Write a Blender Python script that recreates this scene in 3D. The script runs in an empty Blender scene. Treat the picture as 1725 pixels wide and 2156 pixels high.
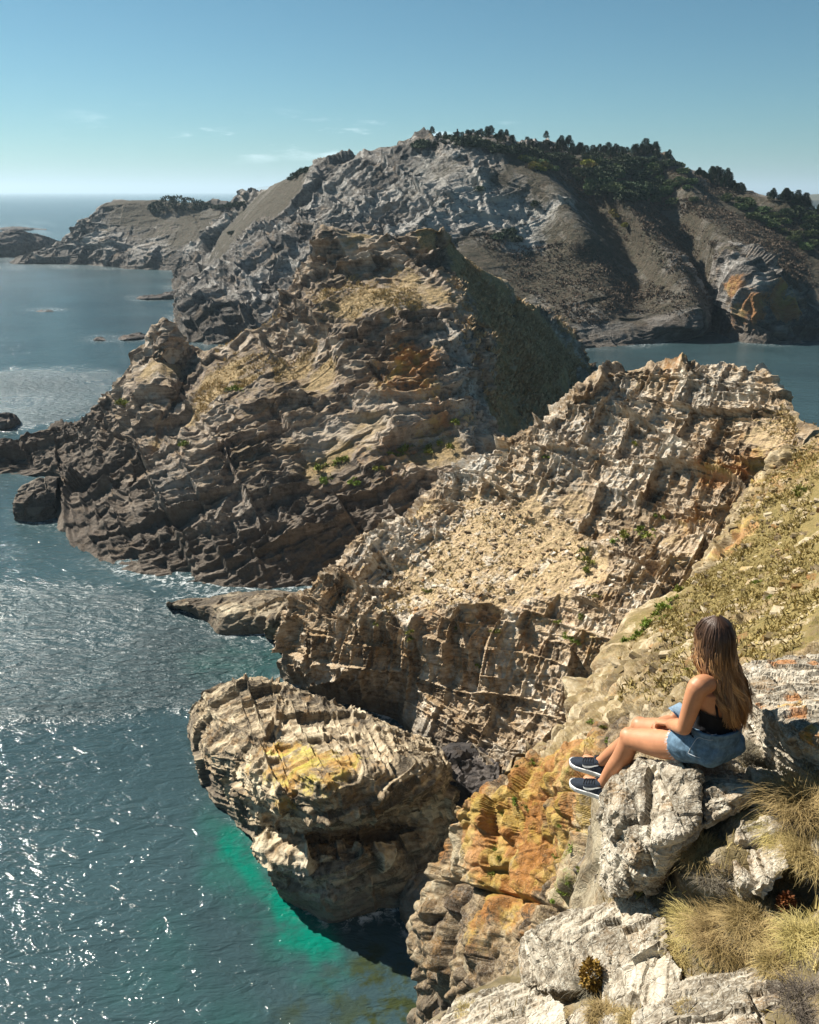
import bpy, bmesh, math, random
import numpy as np
from mathutils import Vector, Matrix, Euler
from mathutils.bvhtree import BVHTree

R = math.radians
SC = bpy.context.scene
COL = SC.collection

# ------------------------------------------------------------------ camera, sky, sun, exposure
H = 32.0                                   # eye height above the sea
PITCH = R(20.05)
FPX, CX, CY = 1849.0, 862.5, 1078.0        # focal length and centre in picture units (1725 x 2156)
cam_d = bpy.data.cameras.new('camera')
cam = bpy.data.objects.new('camera', cam_d); COL.objects.link(cam)
cam.location = (0, 0, H); cam.rotation_euler = (R(90) - PITCH, 0, 0)
cam_d.sensor_fit = 'HORIZONTAL'; cam_d.sensor_width = 36; cam_d.lens = 36 * FPX / 1725
cam_d.clip_start = 0.1; cam_d.clip_end = 200000
SC.camera = cam

SUN_AZ, SUN_EL = 55.0, 41.0                # degrees left of the view, degrees up
sun_d = bpy.data.lights.new('sun', 'SUN'); sun_d.energy = 5.0; sun_d.angle = R(0.53); sun_d.color = (1.0, 0.93, 0.82)
sun = bpy.data.objects.new('sun', sun_d); COL.objects.link(sun)
sdir = Vector((-math.sin(R(SUN_AZ)) * math.cos(R(SUN_EL)), math.cos(R(SUN_AZ)) * math.cos(R(SUN_EL)), math.sin(R(SUN_EL))))
sun.rotation_euler = sdir.to_track_quat('Z', 'Y').to_euler(); sun.location = (0, 0, 120)

SC.view_settings.view_transform = 'Standard'; SC.view_settings.look = 'None'
SC.view_settings.exposure = 1.05; SC.view_settings.gamma = 1.0; SC.view_settings.use_curve_mapping = False

def nd(nt, typ, **kw):
    n = nt.nodes.new(typ)
    for k, v in kw.items():
        if k == 'ins':
            for a, b in v.items(): n.inputs[a].default_value = b
        else: setattr(n, k, v)
    return n
def mth(nt, op, a, b=None, c=None, clamp=False):
    n = nt.nodes.new('ShaderNodeMath'); n.operation = op; n.use_clamp = clamp
    for i, v in enumerate((a, b, c)):
        if v is None: continue
        if isinstance(v, (int, float)): n.inputs[i].default_value = v
        else: nt.links.new(v, n.inputs[i])
    return n.outputs[0]
def sstep(nt, v, a, b):
    n = nt.nodes.new('ShaderNodeMapRange'); n.interpolation_type = 'SMOOTHSTEP'
    n.inputs[1].default_value = a; n.inputs[2].default_value = b
    nt.links.new(v, n.inputs[0]); return n.outputs[0]
def mix(nt, f, a, b, blend='MIX'):
    n = nt.nodes.new('ShaderNodeMix'); n.data_type = 'RGBA'; n.blend_type = blend
    for s, v in ((n.inputs[0], f), (n.inputs[6], a), (n.inputs[7], b)):
        if isinstance(v, (int, float)): s.default_value = v
        elif isinstance(v, (tuple, list)): s.default_value = tuple(v) + ((1,) if len(v) == 3 else ())
        else: nt.links.new(v, s)
    return n.outputs[2]
def noise(nt, vec, scale, detail=4, rough=0.55, dist=0.0):
    n = nd(nt, 'ShaderNodeTexNoise', ins={'Scale': scale, 'Detail': detail, 'Roughness': rough, 'Distortion': dist})
    nt.links.new(vec, n.inputs['Vector']); return n.outputs['Fac']

W = bpy.data.worlds.new("World"); SC.world = W; W.use_nodes = True
nt = W.node_tree; nt.nodes.clear()
sky = nd(nt, 'ShaderNodeTexSky', sky_type='NISHITA', sun_disc=False, sun_elevation=R(SUN_EL), sun_rotation=R(-SUN_AZ),
         altitude=0, air_density=1.0, dust_density=0.3, ozone_density=4.0)
bg = nd(nt, 'ShaderNodeBackground', ins={'Strength': 0.12})
wo = nd(nt, 'ShaderNodeOutputWorld')
tc = nd(nt, 'ShaderNodeTexCoord')
sep = nd(nt, 'ShaderNodeSeparateXYZ'); nt.links.new(tc.outputs['Generated'], sep.inputs[0])
hz = sstep(nt, sep.outputs[2], 0.30, -0.02)
tint = mix(nt, 1.0, sky.outputs[0], mix(nt, hz, (0.170, 0.278, 0.270), (0.19, 0.31, 0.340)), 'MULTIPLY')
mp = nd(nt, 'ShaderNodeMapping'); mp.inputs['Scale'].default_value = (1, 1, 5.0); nt.links.new(tc.outputs['Generated'], mp.inputs[0])
cn = noise(nt, mp.outputs[0], 9.0, 8, 0.58)
band = mth(nt, 'MULTIPLY', sstep(nt, sep.outputs[2], 0.022, 0.045), sstep(nt, sep.outputs[2], 0.085, 0.055))
cl = mth(nt, 'MULTIPLY', sstep(nt, cn, 0.53, 0.74), band)
cl = mth(nt, 'MULTIPLY', mth(nt, 'MULTIPLY', cl, 0.9), sstep(nt, sep.outputs[0], -0.36, -0.26)); cl = mth(nt, 'MULTIPLY', cl, sstep(nt, sep.outputs[0], 0.16, 0.04))
nt.links.new(mix(nt, cl, tint, (6.0, 6.9, 7.2)), bg.inputs[0]); nt.links.new(bg.outputs[0], wo.inputs[0])

SC.cycles.use_denoising = True
SC.cycles.max_bounces = 6; SC.cycles.diffuse_bounces = 4; SC.cycles.glossy_bounces = 2
SC.cycles.transparent_max_bounces = 8; SC.cycles.volume_bounces = 0
SC.cycles.sample_clamp_indirect = 4.0

# ------------------------------------------------------------------ picture <-> place
CP, SP = math.cos(PITCH), math.sin(PITCH)
def at(px, py, Y=None, z=0.0):
    """point seen at (px, py): at ground distance Y, or where the ray meets height z"""
    a = (px - CX) / FPX; b = (py - CY) / FPX
    d = np.array((a, CP - b * SP, -SP - b * CP))
    t = (Y / d[1]) if Y is not None else (z - H) / d[2]
    return d * t + np.array((0, 0, H))
def pt(p):
    if isinstance(p, np.ndarray): return p
    if p[0] == 'x': return np.array(p[1:], float)
    if len(p) == 2: return at(p[0], p[1], None, -0.4)
    if p[2] is None: return at(p[0], p[1], None, p[3])
    return at(*p)
def tag(o, label=None, cat=None, group=None, kind=None):
    if label: o['label'] = label
    if cat: o['category'] = cat
    if group: o['group'] = group
    if kind: o['kind'] = kind
    return o

# ------------------------------------------------------------------ numpy noise
rng = np.random.default_rng(7)
LAT = rng.random((64, 64, 64)).astype(np.float32)
WO = rng.random((32, 32, 32, 3)).astype(np.float32)
WI = rng.random((32, 32, 32, 4)).astype(np.float32)
LATF = LAT.ravel()
WOF = ((WO.reshape(-1, 3) - 0.5) * 0.7 + 0.5).astype(np.float32)
WIF = WI.reshape(-1, 4)
def vnoise(P):
    f = np.floor(P); t = (P - f).astype(np.float32); i = f.astype(np.int32)
    t = t * t * (3 - 2 * t)
    x0, y0, z0 = (i & 63).T; x1, y1, z1 = ((i + 1) & 63).T; tx, ty, tz = t.T
    x0 = x0 << 12; x1 = x1 << 12; y0 = y0 << 6; y1 = y1 << 6
    def row(y, z):
        k = y + z; p = LATF[x0 + k]; return p + (LATF[x1 + k] - p) * tx
    a = row(y0, z0); a += (row(y1, z0) - a) * ty
    c = row(y0, z1); c += (row(y1, z1) - c) * ty
    return a + (c - a) * tz - np.float32(0.5)
def fbm(P, scale, octv=4, gain=0.5):
    q = (np.asarray(P) / scale + 11.3).astype(np.float32); s = 0; a = 1.0
    for k in range(octv):
        s = s + a * vnoise(q); q = q * np.float32(2.03) + np.float32(5.7); a *= gain
    return s
def worley(P):
    """distances to the two nearest cells, their random values and the offsets from their centres (2x2x2 search)"""
    P = P.astype(np.float32)
    b = np.floor(P - 0.5).astype(np.int32); fr = P - b
    n = len(P)
    f1 = np.full(n, 9.0, np.float32); f2 = np.full(n, 9.0, np.float32); k1 = np.zeros(n, np.int32); k2 = np.zeros(n, np.int32)
    o1 = np.zeros((n, 3), np.float32); o2 = np.zeros((n, 3), np.float32)
    for dx in (0, 1):
        for dy in (0, 1):
            for dz in (0, 1):
                k = (((b[:, 0] + dx) & 31) << 10) + (((b[:, 1] + dy) & 31) << 5) + ((b[:, 2] + dz) & 31)
                v = fr - WOF[k] - np.array((dx, dy, dz), np.float32)
                d = np.einsum('ij,ij->i', v, v)
                n1 = d < f1; n2 = (d < f2) & ~n1
                o2[n1] = o1[n1]; k2 = np.where(n1, k1, np.where(n2, k, k2)); f2 = np.where(n1, f1, np.where(n2, d, f2)); o2[n2] = v[n2]
                f1 = np.where(n1, d, f1); k1 = np.where(n1, k, k1); o1[n1] = v[n1]
    return np.sqrt(f1), np.sqrt(f2), WIF[k1], o1, WIF[k2], o2
def rot(ax, ay, az): return np.array(Euler((R(ax), R(ay), R(az))).to_matrix())

def blocks(P, size, aniso=(1, 1, 1), M=None, warp=0.25):
    Q = P if M is None else P @ M
    Q = Q / (np.array(aniso) * size)
    if warp: Q = Q + warp * np.stack([fbm(Q + k * 17.1, 1.4, 1) for k in range(3)], 1)
    return worley(Q)

# ------------------------------------------------------------------ lofted rock masses
def crom(a, n):
    """Catmull-Rom along axis 0 of control points a (k,...,3), even parameter, n samples"""
    k = len(a); t = np.linspace(0, k - 1, n); i = np.clip(np.floor(t).astype(int), 0, k - 2); f = (t - i)
    f = f.reshape((-1,) + (1,) * (a.ndim - 1))
    p0 = a[np.maximum(i - 1, 0)]; p1 = a[i]; p2 = a[i + 1]; p3 = a[np.minimum(i + 2, k - 1)]
    c = 0.42
    m1 = (p2 - p0) * c; m2 = (p3 - p1) * c
    f2 = f * f; f3 = f2 * f
    return (2*f3 - 3*f2 + 1) * p1 + (f3 - 2*f2 + f) * m1 + (-2*f3 + 3*f2) * p2 + (f3 - f2) * m2
EYE = np.array((0, 0, H))
def resample(a, n):
    """polyline -> n points, closer together where it is nearer the viewer"""
    fine = crom(a, 40 * len(a)); d = np.sqrt((np.diff(fine, axis=0) ** 2).sum(1))
    d = d / np.linalg.norm(0.5 * (fine[1:] + fine[:-1]) - EYE, axis=1)
    s = np.concatenate([[0], np.cumsum(d)]); t = np.linspace(0, s[-1], n)
    return np.stack([np.interp(t, s, fine[:, k]) for k in range(fine.shape[1])], 1)
def crom_even(a, n):
    """Catmull-Rom across axis 0 of (k, m, 3) with samples spread by mean angular size"""
    k = len(a); fine = crom(a, 24 * k)
    d = np.linalg.norm(np.diff(fine, axis=0), axis=2) / np.linalg.norm(0.5 * (fine[1:] + fine[:-1]) - EYE, axis=2)
    d = d.mean(1) + 1e-6; s = np.concatenate([[0], np.cumsum(d)]); t = np.interp(np.linspace(0, s[-1], n), s, np.arange(len(s)))
    i = np.clip(np.floor(t).astype(int), 0, len(s) - 2); f = (t - i)[:, None, None]
    return fine[i] * (1 - f) + fine[i + 1] * f
def project(P):
    P = np.asarray(P, float); y = P[:, 1]; z = P[:, 2] - H
    f = y * CP - z * SP; u = y * SP + z * CP
    f = np.maximum(f, 0.05)
    return CX + FPX * P[:, 0] / f, CY - FPX * u / f
def grid_normals(G):
    du = np.gradient(G, axis=1); dv = np.gradient(G, axis=0)
    n = np.cross(du, dv); n /= np.maximum(np.linalg.norm(n, axis=2, keepdims=True), 1e-9)
    return n
def smooth_grid(A, it):
    for _ in range(it):
        B = A.copy()
        B[1:-1] = A[1:-1] * 0.5 + (A[:-2] + A[2:]) * 0.25
        A = B.copy()
        A[:, 1:-1] = B[:, 1:-1] * 0.5 + (B[:, :-2] + B[:, 2:]) * 0.25
    return A
def mesh_from(name, verts, quads, mat=None, smooth=False, attrs=None):
    me = bpy.data.meshes.new(name)
    verts = np.asarray(verts, np.float32); quads = np.asarray(quads, np.int32)
    me.vertices.add(len(verts)); me.vertices.foreach_set('co', verts.ravel())
    k = quads.shape[1]
    me.loops.add(quads.size); me.loops.foreach_set('vertex_index', quads.ravel())
    me.polygons.add(len(quads)); me.polygons.foreach_set('loop_start', np.arange(0, quads.size, k, dtype=np.int32))
    me.polygons.foreach_set('loop_total', np.full(len(quads), k, np.int32))
    me.polygons.foreach_set('use_smooth', np.full(len(quads), smooth, bool))
    me.update(calc_edges=True)
    for an, av in (attrs or {}).items():
        at_ = me.color_attributes.new(an, 'FLOAT_COLOR', 'POINT')
        at_.data.foreach_set('color', np.asarray(av, np.float32).ravel())
    if mat: me.materials.append(mat)
    return me
def grid_quads(nv, nu):
    i = np.arange(nv * nu).reshape(nv, nu)
    return np.stack([i[:-1, :-1], i[1:, :-1], i[1:, 1:], i[:-1, 1:]], -1).reshape(-1, 4)

MASSES = []
DENS = 1.0
def loft(name, cols, nu, nv, disp, mat, blobs=(), back=((0, 4, -2), (0, 14, -12)), smooth_it=2, transpose=False, skirt=2.5,
         grass=None, flip=False, shade_smooth=False):
    """cols: polylines traced from crest to foot, left to right, each of (px, py, Y) / (px, py) at the waterline."""
    nu = max(24, int(nu * DENS)); nv = max(24, int(nv * DENS))
    lines = []
    for c in cols:
        a = np.array([pt(p) for p in c])
        if skirt:
            e = a[-1] + np.array((0, -0.6, -skirt)); a = np.vstack([a, e])
        lines.append(resample(a, nv))
    A = np.stack(lines, 1)                        # nv, ncols, 3
    if back:
        bk = np.stack([np.stack([A[0, i] + np.array(b) for b in back[::-1]], 0) for i in range(A.shape[1])], 1)
        nb = max(8, int(nv * 0.16))
        bb = crom(np.concatenate([bk, A[:1]], 0), nb + 1)[:-1]
        A = np.concatenate([bb, A], 0)
    G = crom_even(np.swapaxes(A, 0, 1), nu)            # nu, nv, 3
    G = np.swapaxes(G, 0, 1)
    G = smooth_grid(G, smooth_it)
    N = grid_normals(G)
    if flip: N = -N
    sh = G.shape; P = G.reshape(-1, 3); Nn = N.reshape(-1, 3)
    sp = np.maximum(np.linalg.norm(np.gradient(G, axis=0), axis=2), np.linalg.norm(np.gradient(G, axis=1), axis=2)).ravel()
    Z = np.zeros((len(P), 4), np.float32)
    px, py = project(P)
    cl = []
    for (bx, by, r, ch, st) in blobs:             # patches of cover: centre found on the surface, radius in metres
        k = int(np.argmin((px - bx) ** 2 + (py - by) ** 2))
        d = np.linalg.norm(P - P[k], axis=1) + fbm(P, r * 0.7, 3) * r * 0.9
        Z[:, ch] = np.maximum(Z[:, ch], st * np.clip(1.25 - d / r, 0, 1).clip(0, 1))
    d, rnd = disp(P, Nn, Z, sp)
    d = smooth_grid(d.reshape(sh[0], sh[1]), 1).ravel()
    d = d * np.clip(.3 + P[:, 2] / 2.6, .3, 1)           # worn smoother at the waterline
    Q = P + Nn * d[:, None]
    Z[:, 3] = rnd
    q = grid_quads(sh[0], sh[1])
    if flip: q = q[:, ::-1]
    me = mesh_from(name, Q, q, mat, shade_smooth, {'zone': Z})
    o = bpy.data.objects.new(name, me); COL.objects.link(o)
    MASSES.append((o, Q, q))
    return o, Q.reshape(sh), N

# ------------------------------------------------------------------ rock material
def make_rock(name, c_dark, c_mid, c_light, grass=((0.30, 0.235, 0.12), (0.20, 0.17, 0.075)), orange=(0.42, 0.20, 0.035), pale=(0.50, 0.49, 0.45),
              tide=2.2, lich=0.0, s=1.0, top_grass=0.0, speck=0.3, bump=0.5, M=None, rust=0.25, strata=0.25, stones=0.5):
    m = bpy.data.materials.new(name); m.use_nodes = True; nt = m.node_tree
    bs = nt.nodes['Principled BSDF']; bs.inputs['Roughness'].default_value = 0.88; bs.inputs['Specular IOR Level'].default_value = 0.25
    g = nd(nt, 'ShaderNodeNewGeometry'); P = g.outputs['Position']
    za = nd(nt, 'ShaderNodeAttribute', attribute_name='zone'); zs = nd(nt, 'ShaderNodeSeparateColor'); nt.links.new(za.outputs['Color'], zs.inputs[0])
    zg, zo, zp, zr = zs.outputs[0], zs.outputs[1], zs.outputs[2], za.outputs['Alpha']
    n1 = noise(nt, P, 0.55 / s, 6, 0.62); n2 = noise(nt, P, 3.1 / s, 6, 0.65); n3 = noise(nt, P, 13.0 / s, 5, 0.7)
    st = nd(nt, 'ShaderNodeMapping'); st.inputs['Rotation'].default_value = M or (R(18), R(-14), 0); st.inputs['Scale'].default_value = (0.25, 0.25, 2.4)
    nt.links.new(P, st.inputs[0]); ns = noise(nt, st.outputs[0], 2.2 / s, 5, 0.6, 0.4)
    v = mth(nt, 'ADD', mth(nt, 'MULTIPLY', n1, 0.55), mth(nt, 'ADD', mth(nt, 'MULTIPLY', n2, 0.45), mth(nt, 'MULTIPLY', mth(nt, 'SUBTRACT', zr, 0.5), 0.7)))
    v = mth(nt, 'ADD', v, mth(nt, 'MULTIPLY', mth(nt, 'SUBTRACT', ns, 0.5), strata * 2))
    c = mix(nt, sstep(nt, v, 0.30, 0.52), c_dark, c_mid)
    c = mix(nt, sstep(nt, v, 0.48, 0.74), c, c_light)
    # iron stain
    c = mix(nt, mth(nt, 'MULTIPLY', sstep(nt, noise(nt, P, 0.9 / s, 5, 0.6), 0.52, 0.68), rust), c, (0.31, 0.185, 0.075))
    # pale crustose lichen and bare white faces
    pm = mth(nt, 'MULTIPLY', sstep(nt, mth(nt, 'ADD', n3, mth(nt, 'MULTIPLY', n2, 0.5)), 0.70, 0.92), speck)
    pm2 = mth(nt, 'MULTIPLY', zp, sstep(nt, n2, 0.34, 0.56))
    c = mix(nt, mth(nt, 'MAXIMUM', pm, pm2), c, pale)
    # orange lichen
    nl = noise(nt, P, 28.0 / s, 4, 0.75)
    om = sstep(nt, mth(nt, 'ADD', mth(nt, 'ADD', mth(nt, 'MULTIPLY', zo, 0.75), mth(nt, 'MULTIPLY', n2, 0.85)), mth(nt, 'ADD', mth(nt, 'MULTIPLY', n3, 0.5), mth(nt, 'MULTIPLY', nl, 0.5))), 1.32 - lich, 1.52 - lich)
    om = mth(nt, 'MULTIPLY', om, mth(nt, 'MINIMUM', mth(nt, 'MULTIPLY', zo, 4.0), 0.66))
    oc = mix(nt, n3, (orange[0], orange[1], orange[2]), (orange[0] * 0.72, orange[1] * 0.55, orange[2]))
    oc = mix(nt, sstep(nt, n1, 0.45, 0.6), oc, (orange[0] * 0.95, orange[1] * 1.35, orange[2] * 1.1))
    c = mix(nt, om, c, oc)
    # turf / dry earth on ledges
    sx = nd(nt, 'ShaderNodeSeparateXYZ'); nt.links.new(g.outputs['Normal'], sx.inputs[0])
    flat = sstep(nt, mth(nt, 'ADD', sx.outputs[2], mth(nt, 'MULTIPLY', mth(nt, 'SUBTRACT', n2, 0.5), 0.7)), 0.55, 0.85)
    gm = mth(nt, 'MAXIMUM', mth(nt, 'MULTIPLY', flat, top_grass), sstep(nt, mth(nt, 'ADD', zg, mth(nt, 'MULTIPLY', mth(nt, 'SUBTRACT', n2, 0.5), 0.9)), 0.30, 0.62))
    stone = mth(nt, 'MULTIPLY', sstep(nt, mth(nt, 'ADD', zr, mth(nt, 'MULTIPLY', mth(nt, 'SUBTRACT', n3, 0.5), 0.5)), 0.60, 0.72), stones)
    gm = mth(nt, 'MULTIPLY', gm, mth(nt, 'SUBTRACT', 1.0, stone))
    gc = mix(nt, sstep(nt, n2, 0.35, 0.65), grass[0], grass[1])
    gc = mix(nt, sstep(nt, n3, 0.45, 0.75), gc, tuple(0.5 * a for a in grass[1]))
    # dark tide band
    sp = nd(nt, 'ShaderNodeSeparateXYZ'); nt.links.new(P, sp.inputs[0])
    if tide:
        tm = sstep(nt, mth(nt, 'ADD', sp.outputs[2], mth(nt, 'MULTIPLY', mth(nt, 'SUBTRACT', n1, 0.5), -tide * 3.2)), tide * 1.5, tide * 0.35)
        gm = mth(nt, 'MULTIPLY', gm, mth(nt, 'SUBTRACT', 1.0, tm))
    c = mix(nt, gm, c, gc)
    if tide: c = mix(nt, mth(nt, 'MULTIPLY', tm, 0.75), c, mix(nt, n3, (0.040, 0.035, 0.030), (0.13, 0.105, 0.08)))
    nt.links.new(c, bs.inputs['Base Color'])
    vo = nd(nt, 'ShaderNodeTexVoronoi', feature='DISTANCE_TO_EDGE', ins={'Scale': 2.6 / s}); 
    wv = nd(nt, 'ShaderNodeVectorMath', operation='ADD'); wn = nd(nt, 'ShaderNodeTexNoise', ins={'Scale': 2.0 / s, 'Detail': 3}); nt.links.new(P, wn.inputs['Vector'])
    ws = nd(nt, 'ShaderNodeVectorMath', operation='SCALE'); ws.inputs[3].default_value = 0.18 * s; nt.links.new(wn.outputs['Color'], ws.inputs[0]); nt.links.new(P, wv.inputs[0]); nt.links.new(ws.outputs[0], wv.inputs[1]); nt.links.new(wv.outputs[0], vo.inputs['Vector'])
    vf = nd(nt, 'ShaderNodeTexVoronoi', feature='F1', ins={'Scale': 5.5 / s}); nt.links.new(wv.outputs[0], vf.inputs['Vector']); vc = nd(nt, 'ShaderNodeSeparateColor'); nt.links.new(vf.outputs['Color'], vc.inputs[0])
    hgt = mth(nt, 'ADD', mth(nt, 'ADD', mth(nt, 'MULTIPLY', sstep(nt, vo.outputs['Distance'], 0.0, 0.06), 0.07), mth(nt, 'MULTIPLY', vc.outputs[0], 0.10)), mth(nt, 'ADD', mth(nt, 'MULTIPLY', n3, 0.10), mth(nt, 'MULTIPLY', n2, 0.30)))
    hgt = mth(nt, 'ADD', hgt, mth(nt, 'MULTIPLY', ns, 0.2))
    bp = nd(nt, 'ShaderNodeBump', ins={'Strength': bump, 'Distance': 0.8 * s}); nt.links.new(hgt, bp.inputs['Height']); nt.links.new(bp.outputs[0], bs.inputs['Normal'])
    return m

def hsh(i, j, k):
    return WIF[((i * 73856093) ^ (j * 19349663) ^ (k * 83492791)) & 32767]
def joints(Q, size, warp=0.12, wl=4.0):
    """rock broken along bedding (z) and two joint sets: values of the block, place inside it, distance to its nearest face"""
    sx, sy, sz = size; m = min(size)
    q = Q + warp * m * 2.2 * np.stack([fbm(Q + 13.7 * k, m * wl, 2) for k in range(3)], 1)
    w = q[:, 2] / sz; w = w + 0.8 * vnoise(np.stack([w * .43, 0 * w + 3.3, 0 * w + 9.1], 1)); k = np.floor(w).astype(np.int64); fw = w - k
    hk = hsh(k, k * 0 + 5, k * 0 + 11)
    u = q[:, 0] / (sx * (.65 + .7 * hk[:, 0])) + hk[:, 1] * 9; i = np.floor(u).astype(np.int64); fu = u - i
    hi = hsh(i, k, k * 0 + 3)
    v = q[:, 1] / (sy * (.65 + .7 * hi[:, 2])) + hi[:, 3] * 9; j = np.floor(v).astype(np.int64); fv = v - j
    e = np.minimum(np.minimum(fu, 1 - fu) * sx, np.minimum(np.minimum(fv, 1 - fv) * sy, np.minimum(fw, 1 - fw) * sz))
    return hsh(i, j, k), np.stack([fu, fv, fw], 1) - 0.5, e
def rockdisp(layers, big=(0, 1), M=None, strata=None, soft=0.8, seed=0.0, fine=0.0, jts=(), patch=0.0, jw=0.12, wsoft=None):
    """layers: rounded broken cells (size, anisotropy, amplitude, tilt, crack); jts: jointed blocks (size xyz, amplitude, tilt, crack); strata: (thickness, amplitude)"""
    def f(P, N, Z, sp=None):
        S = P + seed
        d = np.zeros(len(P))
        if big[0]: d += big[0] * fbm(S, big[1], 4, 0.5)
        keep = 1 - soft * np.clip(Z[:, 0] * 1.6, 0, 1); keepw = keep if wsoft is None else 1 - wsoft * np.clip(Z[:, 0] * 1.6, 0, 1)
        if patch: keep = keep * (1 - patch * np.clip(2.2 * fbm(S + 70, big[1] * .8, 2), 0, 1))      # some faces break clean and stay smooth
        rnd = np.zeros(len(P)); wsum = 0
        Q = S if M is None else S @ M
        for li, (sz, amp, tilt, crack) in enumerate(jts):
            r, o, e = joints(Q + 5.1 * li, sz, jw)
            k2 = keep if sp is None else keep * np.clip(min(sz) / (sp * 2.0) - 0.6, 0, 1)
            cw = min(sz) * .07 if sp is None else np.maximum(min(sz) * .05, 1.1 * sp)
            d += k2 * (amp * (r[:, 0] - .5) + tilt * 2 * ((r[:, 1:] - .5) * o).sum(1) - crack * np.clip(1 - e / cw, 0, 1))
            w = .75 ** li; rnd += w * r[:, 3]; wsum += w
        for li, (sz, an, amp, tilt, crack) in enumerate(layers):
            f1, f2, r, off, r2, off2 = blocks(S + 3.7 * li, sz, an, M, 0.12)
            wd = np.clip(0.10 if sp is None else 1.3 * sp / (sz * min(an)), 0.06, 0.5)
            e = np.clip((f2 - f1) / wd, 0, 1); e = e * e * (3 - 2 * e); w1 = 0.5 + 0.5 * e
            h1 = amp * (r[:, 3] - 0.5) + tilt * 2 * ((r[:, :3] - 0.5) * off).sum(1)
            h2 = amp * (r2[:, 3] - 0.5) + tilt * 2 * ((r2[:, :3] - 0.5) * off2).sum(1)
            k2 = keepw if sp is None else keepw * np.clip(sz * min(an) / (sp * 2.2) - 0.6, 0, 1)
            d += k2 * (h1 * w1 + h2 * (1 - w1) - crack * (1 - np.clip((f2 - f1) / (wd * 1.2), 0, 1)) ** 1.5)
            w = .55 * 0.6 ** li; rnd += w * r[:, 0]; wsum += w
        if strata:
            th, amp = strata
            h = Q[:, 2] / th + 1.2 * fbm(S, th * 12, 2) + 0.15 * fbm(S, th * 2, 2)
            fr = h - np.floor(h); lay = np.floor(h).astype(np.int64)
            rl = LAT[lay & 63, (lay * 7) & 63, 3]
            d += keep * amp * ((rl - 0.5) * 1.2 + (fr ** 3 - 0.25) * 0.9)
        if fine: d += fine * fbm(S, fine * 8, 3, 0.6)
        return d, rnd / max(wsum, 1e-6)
    return f

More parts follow.
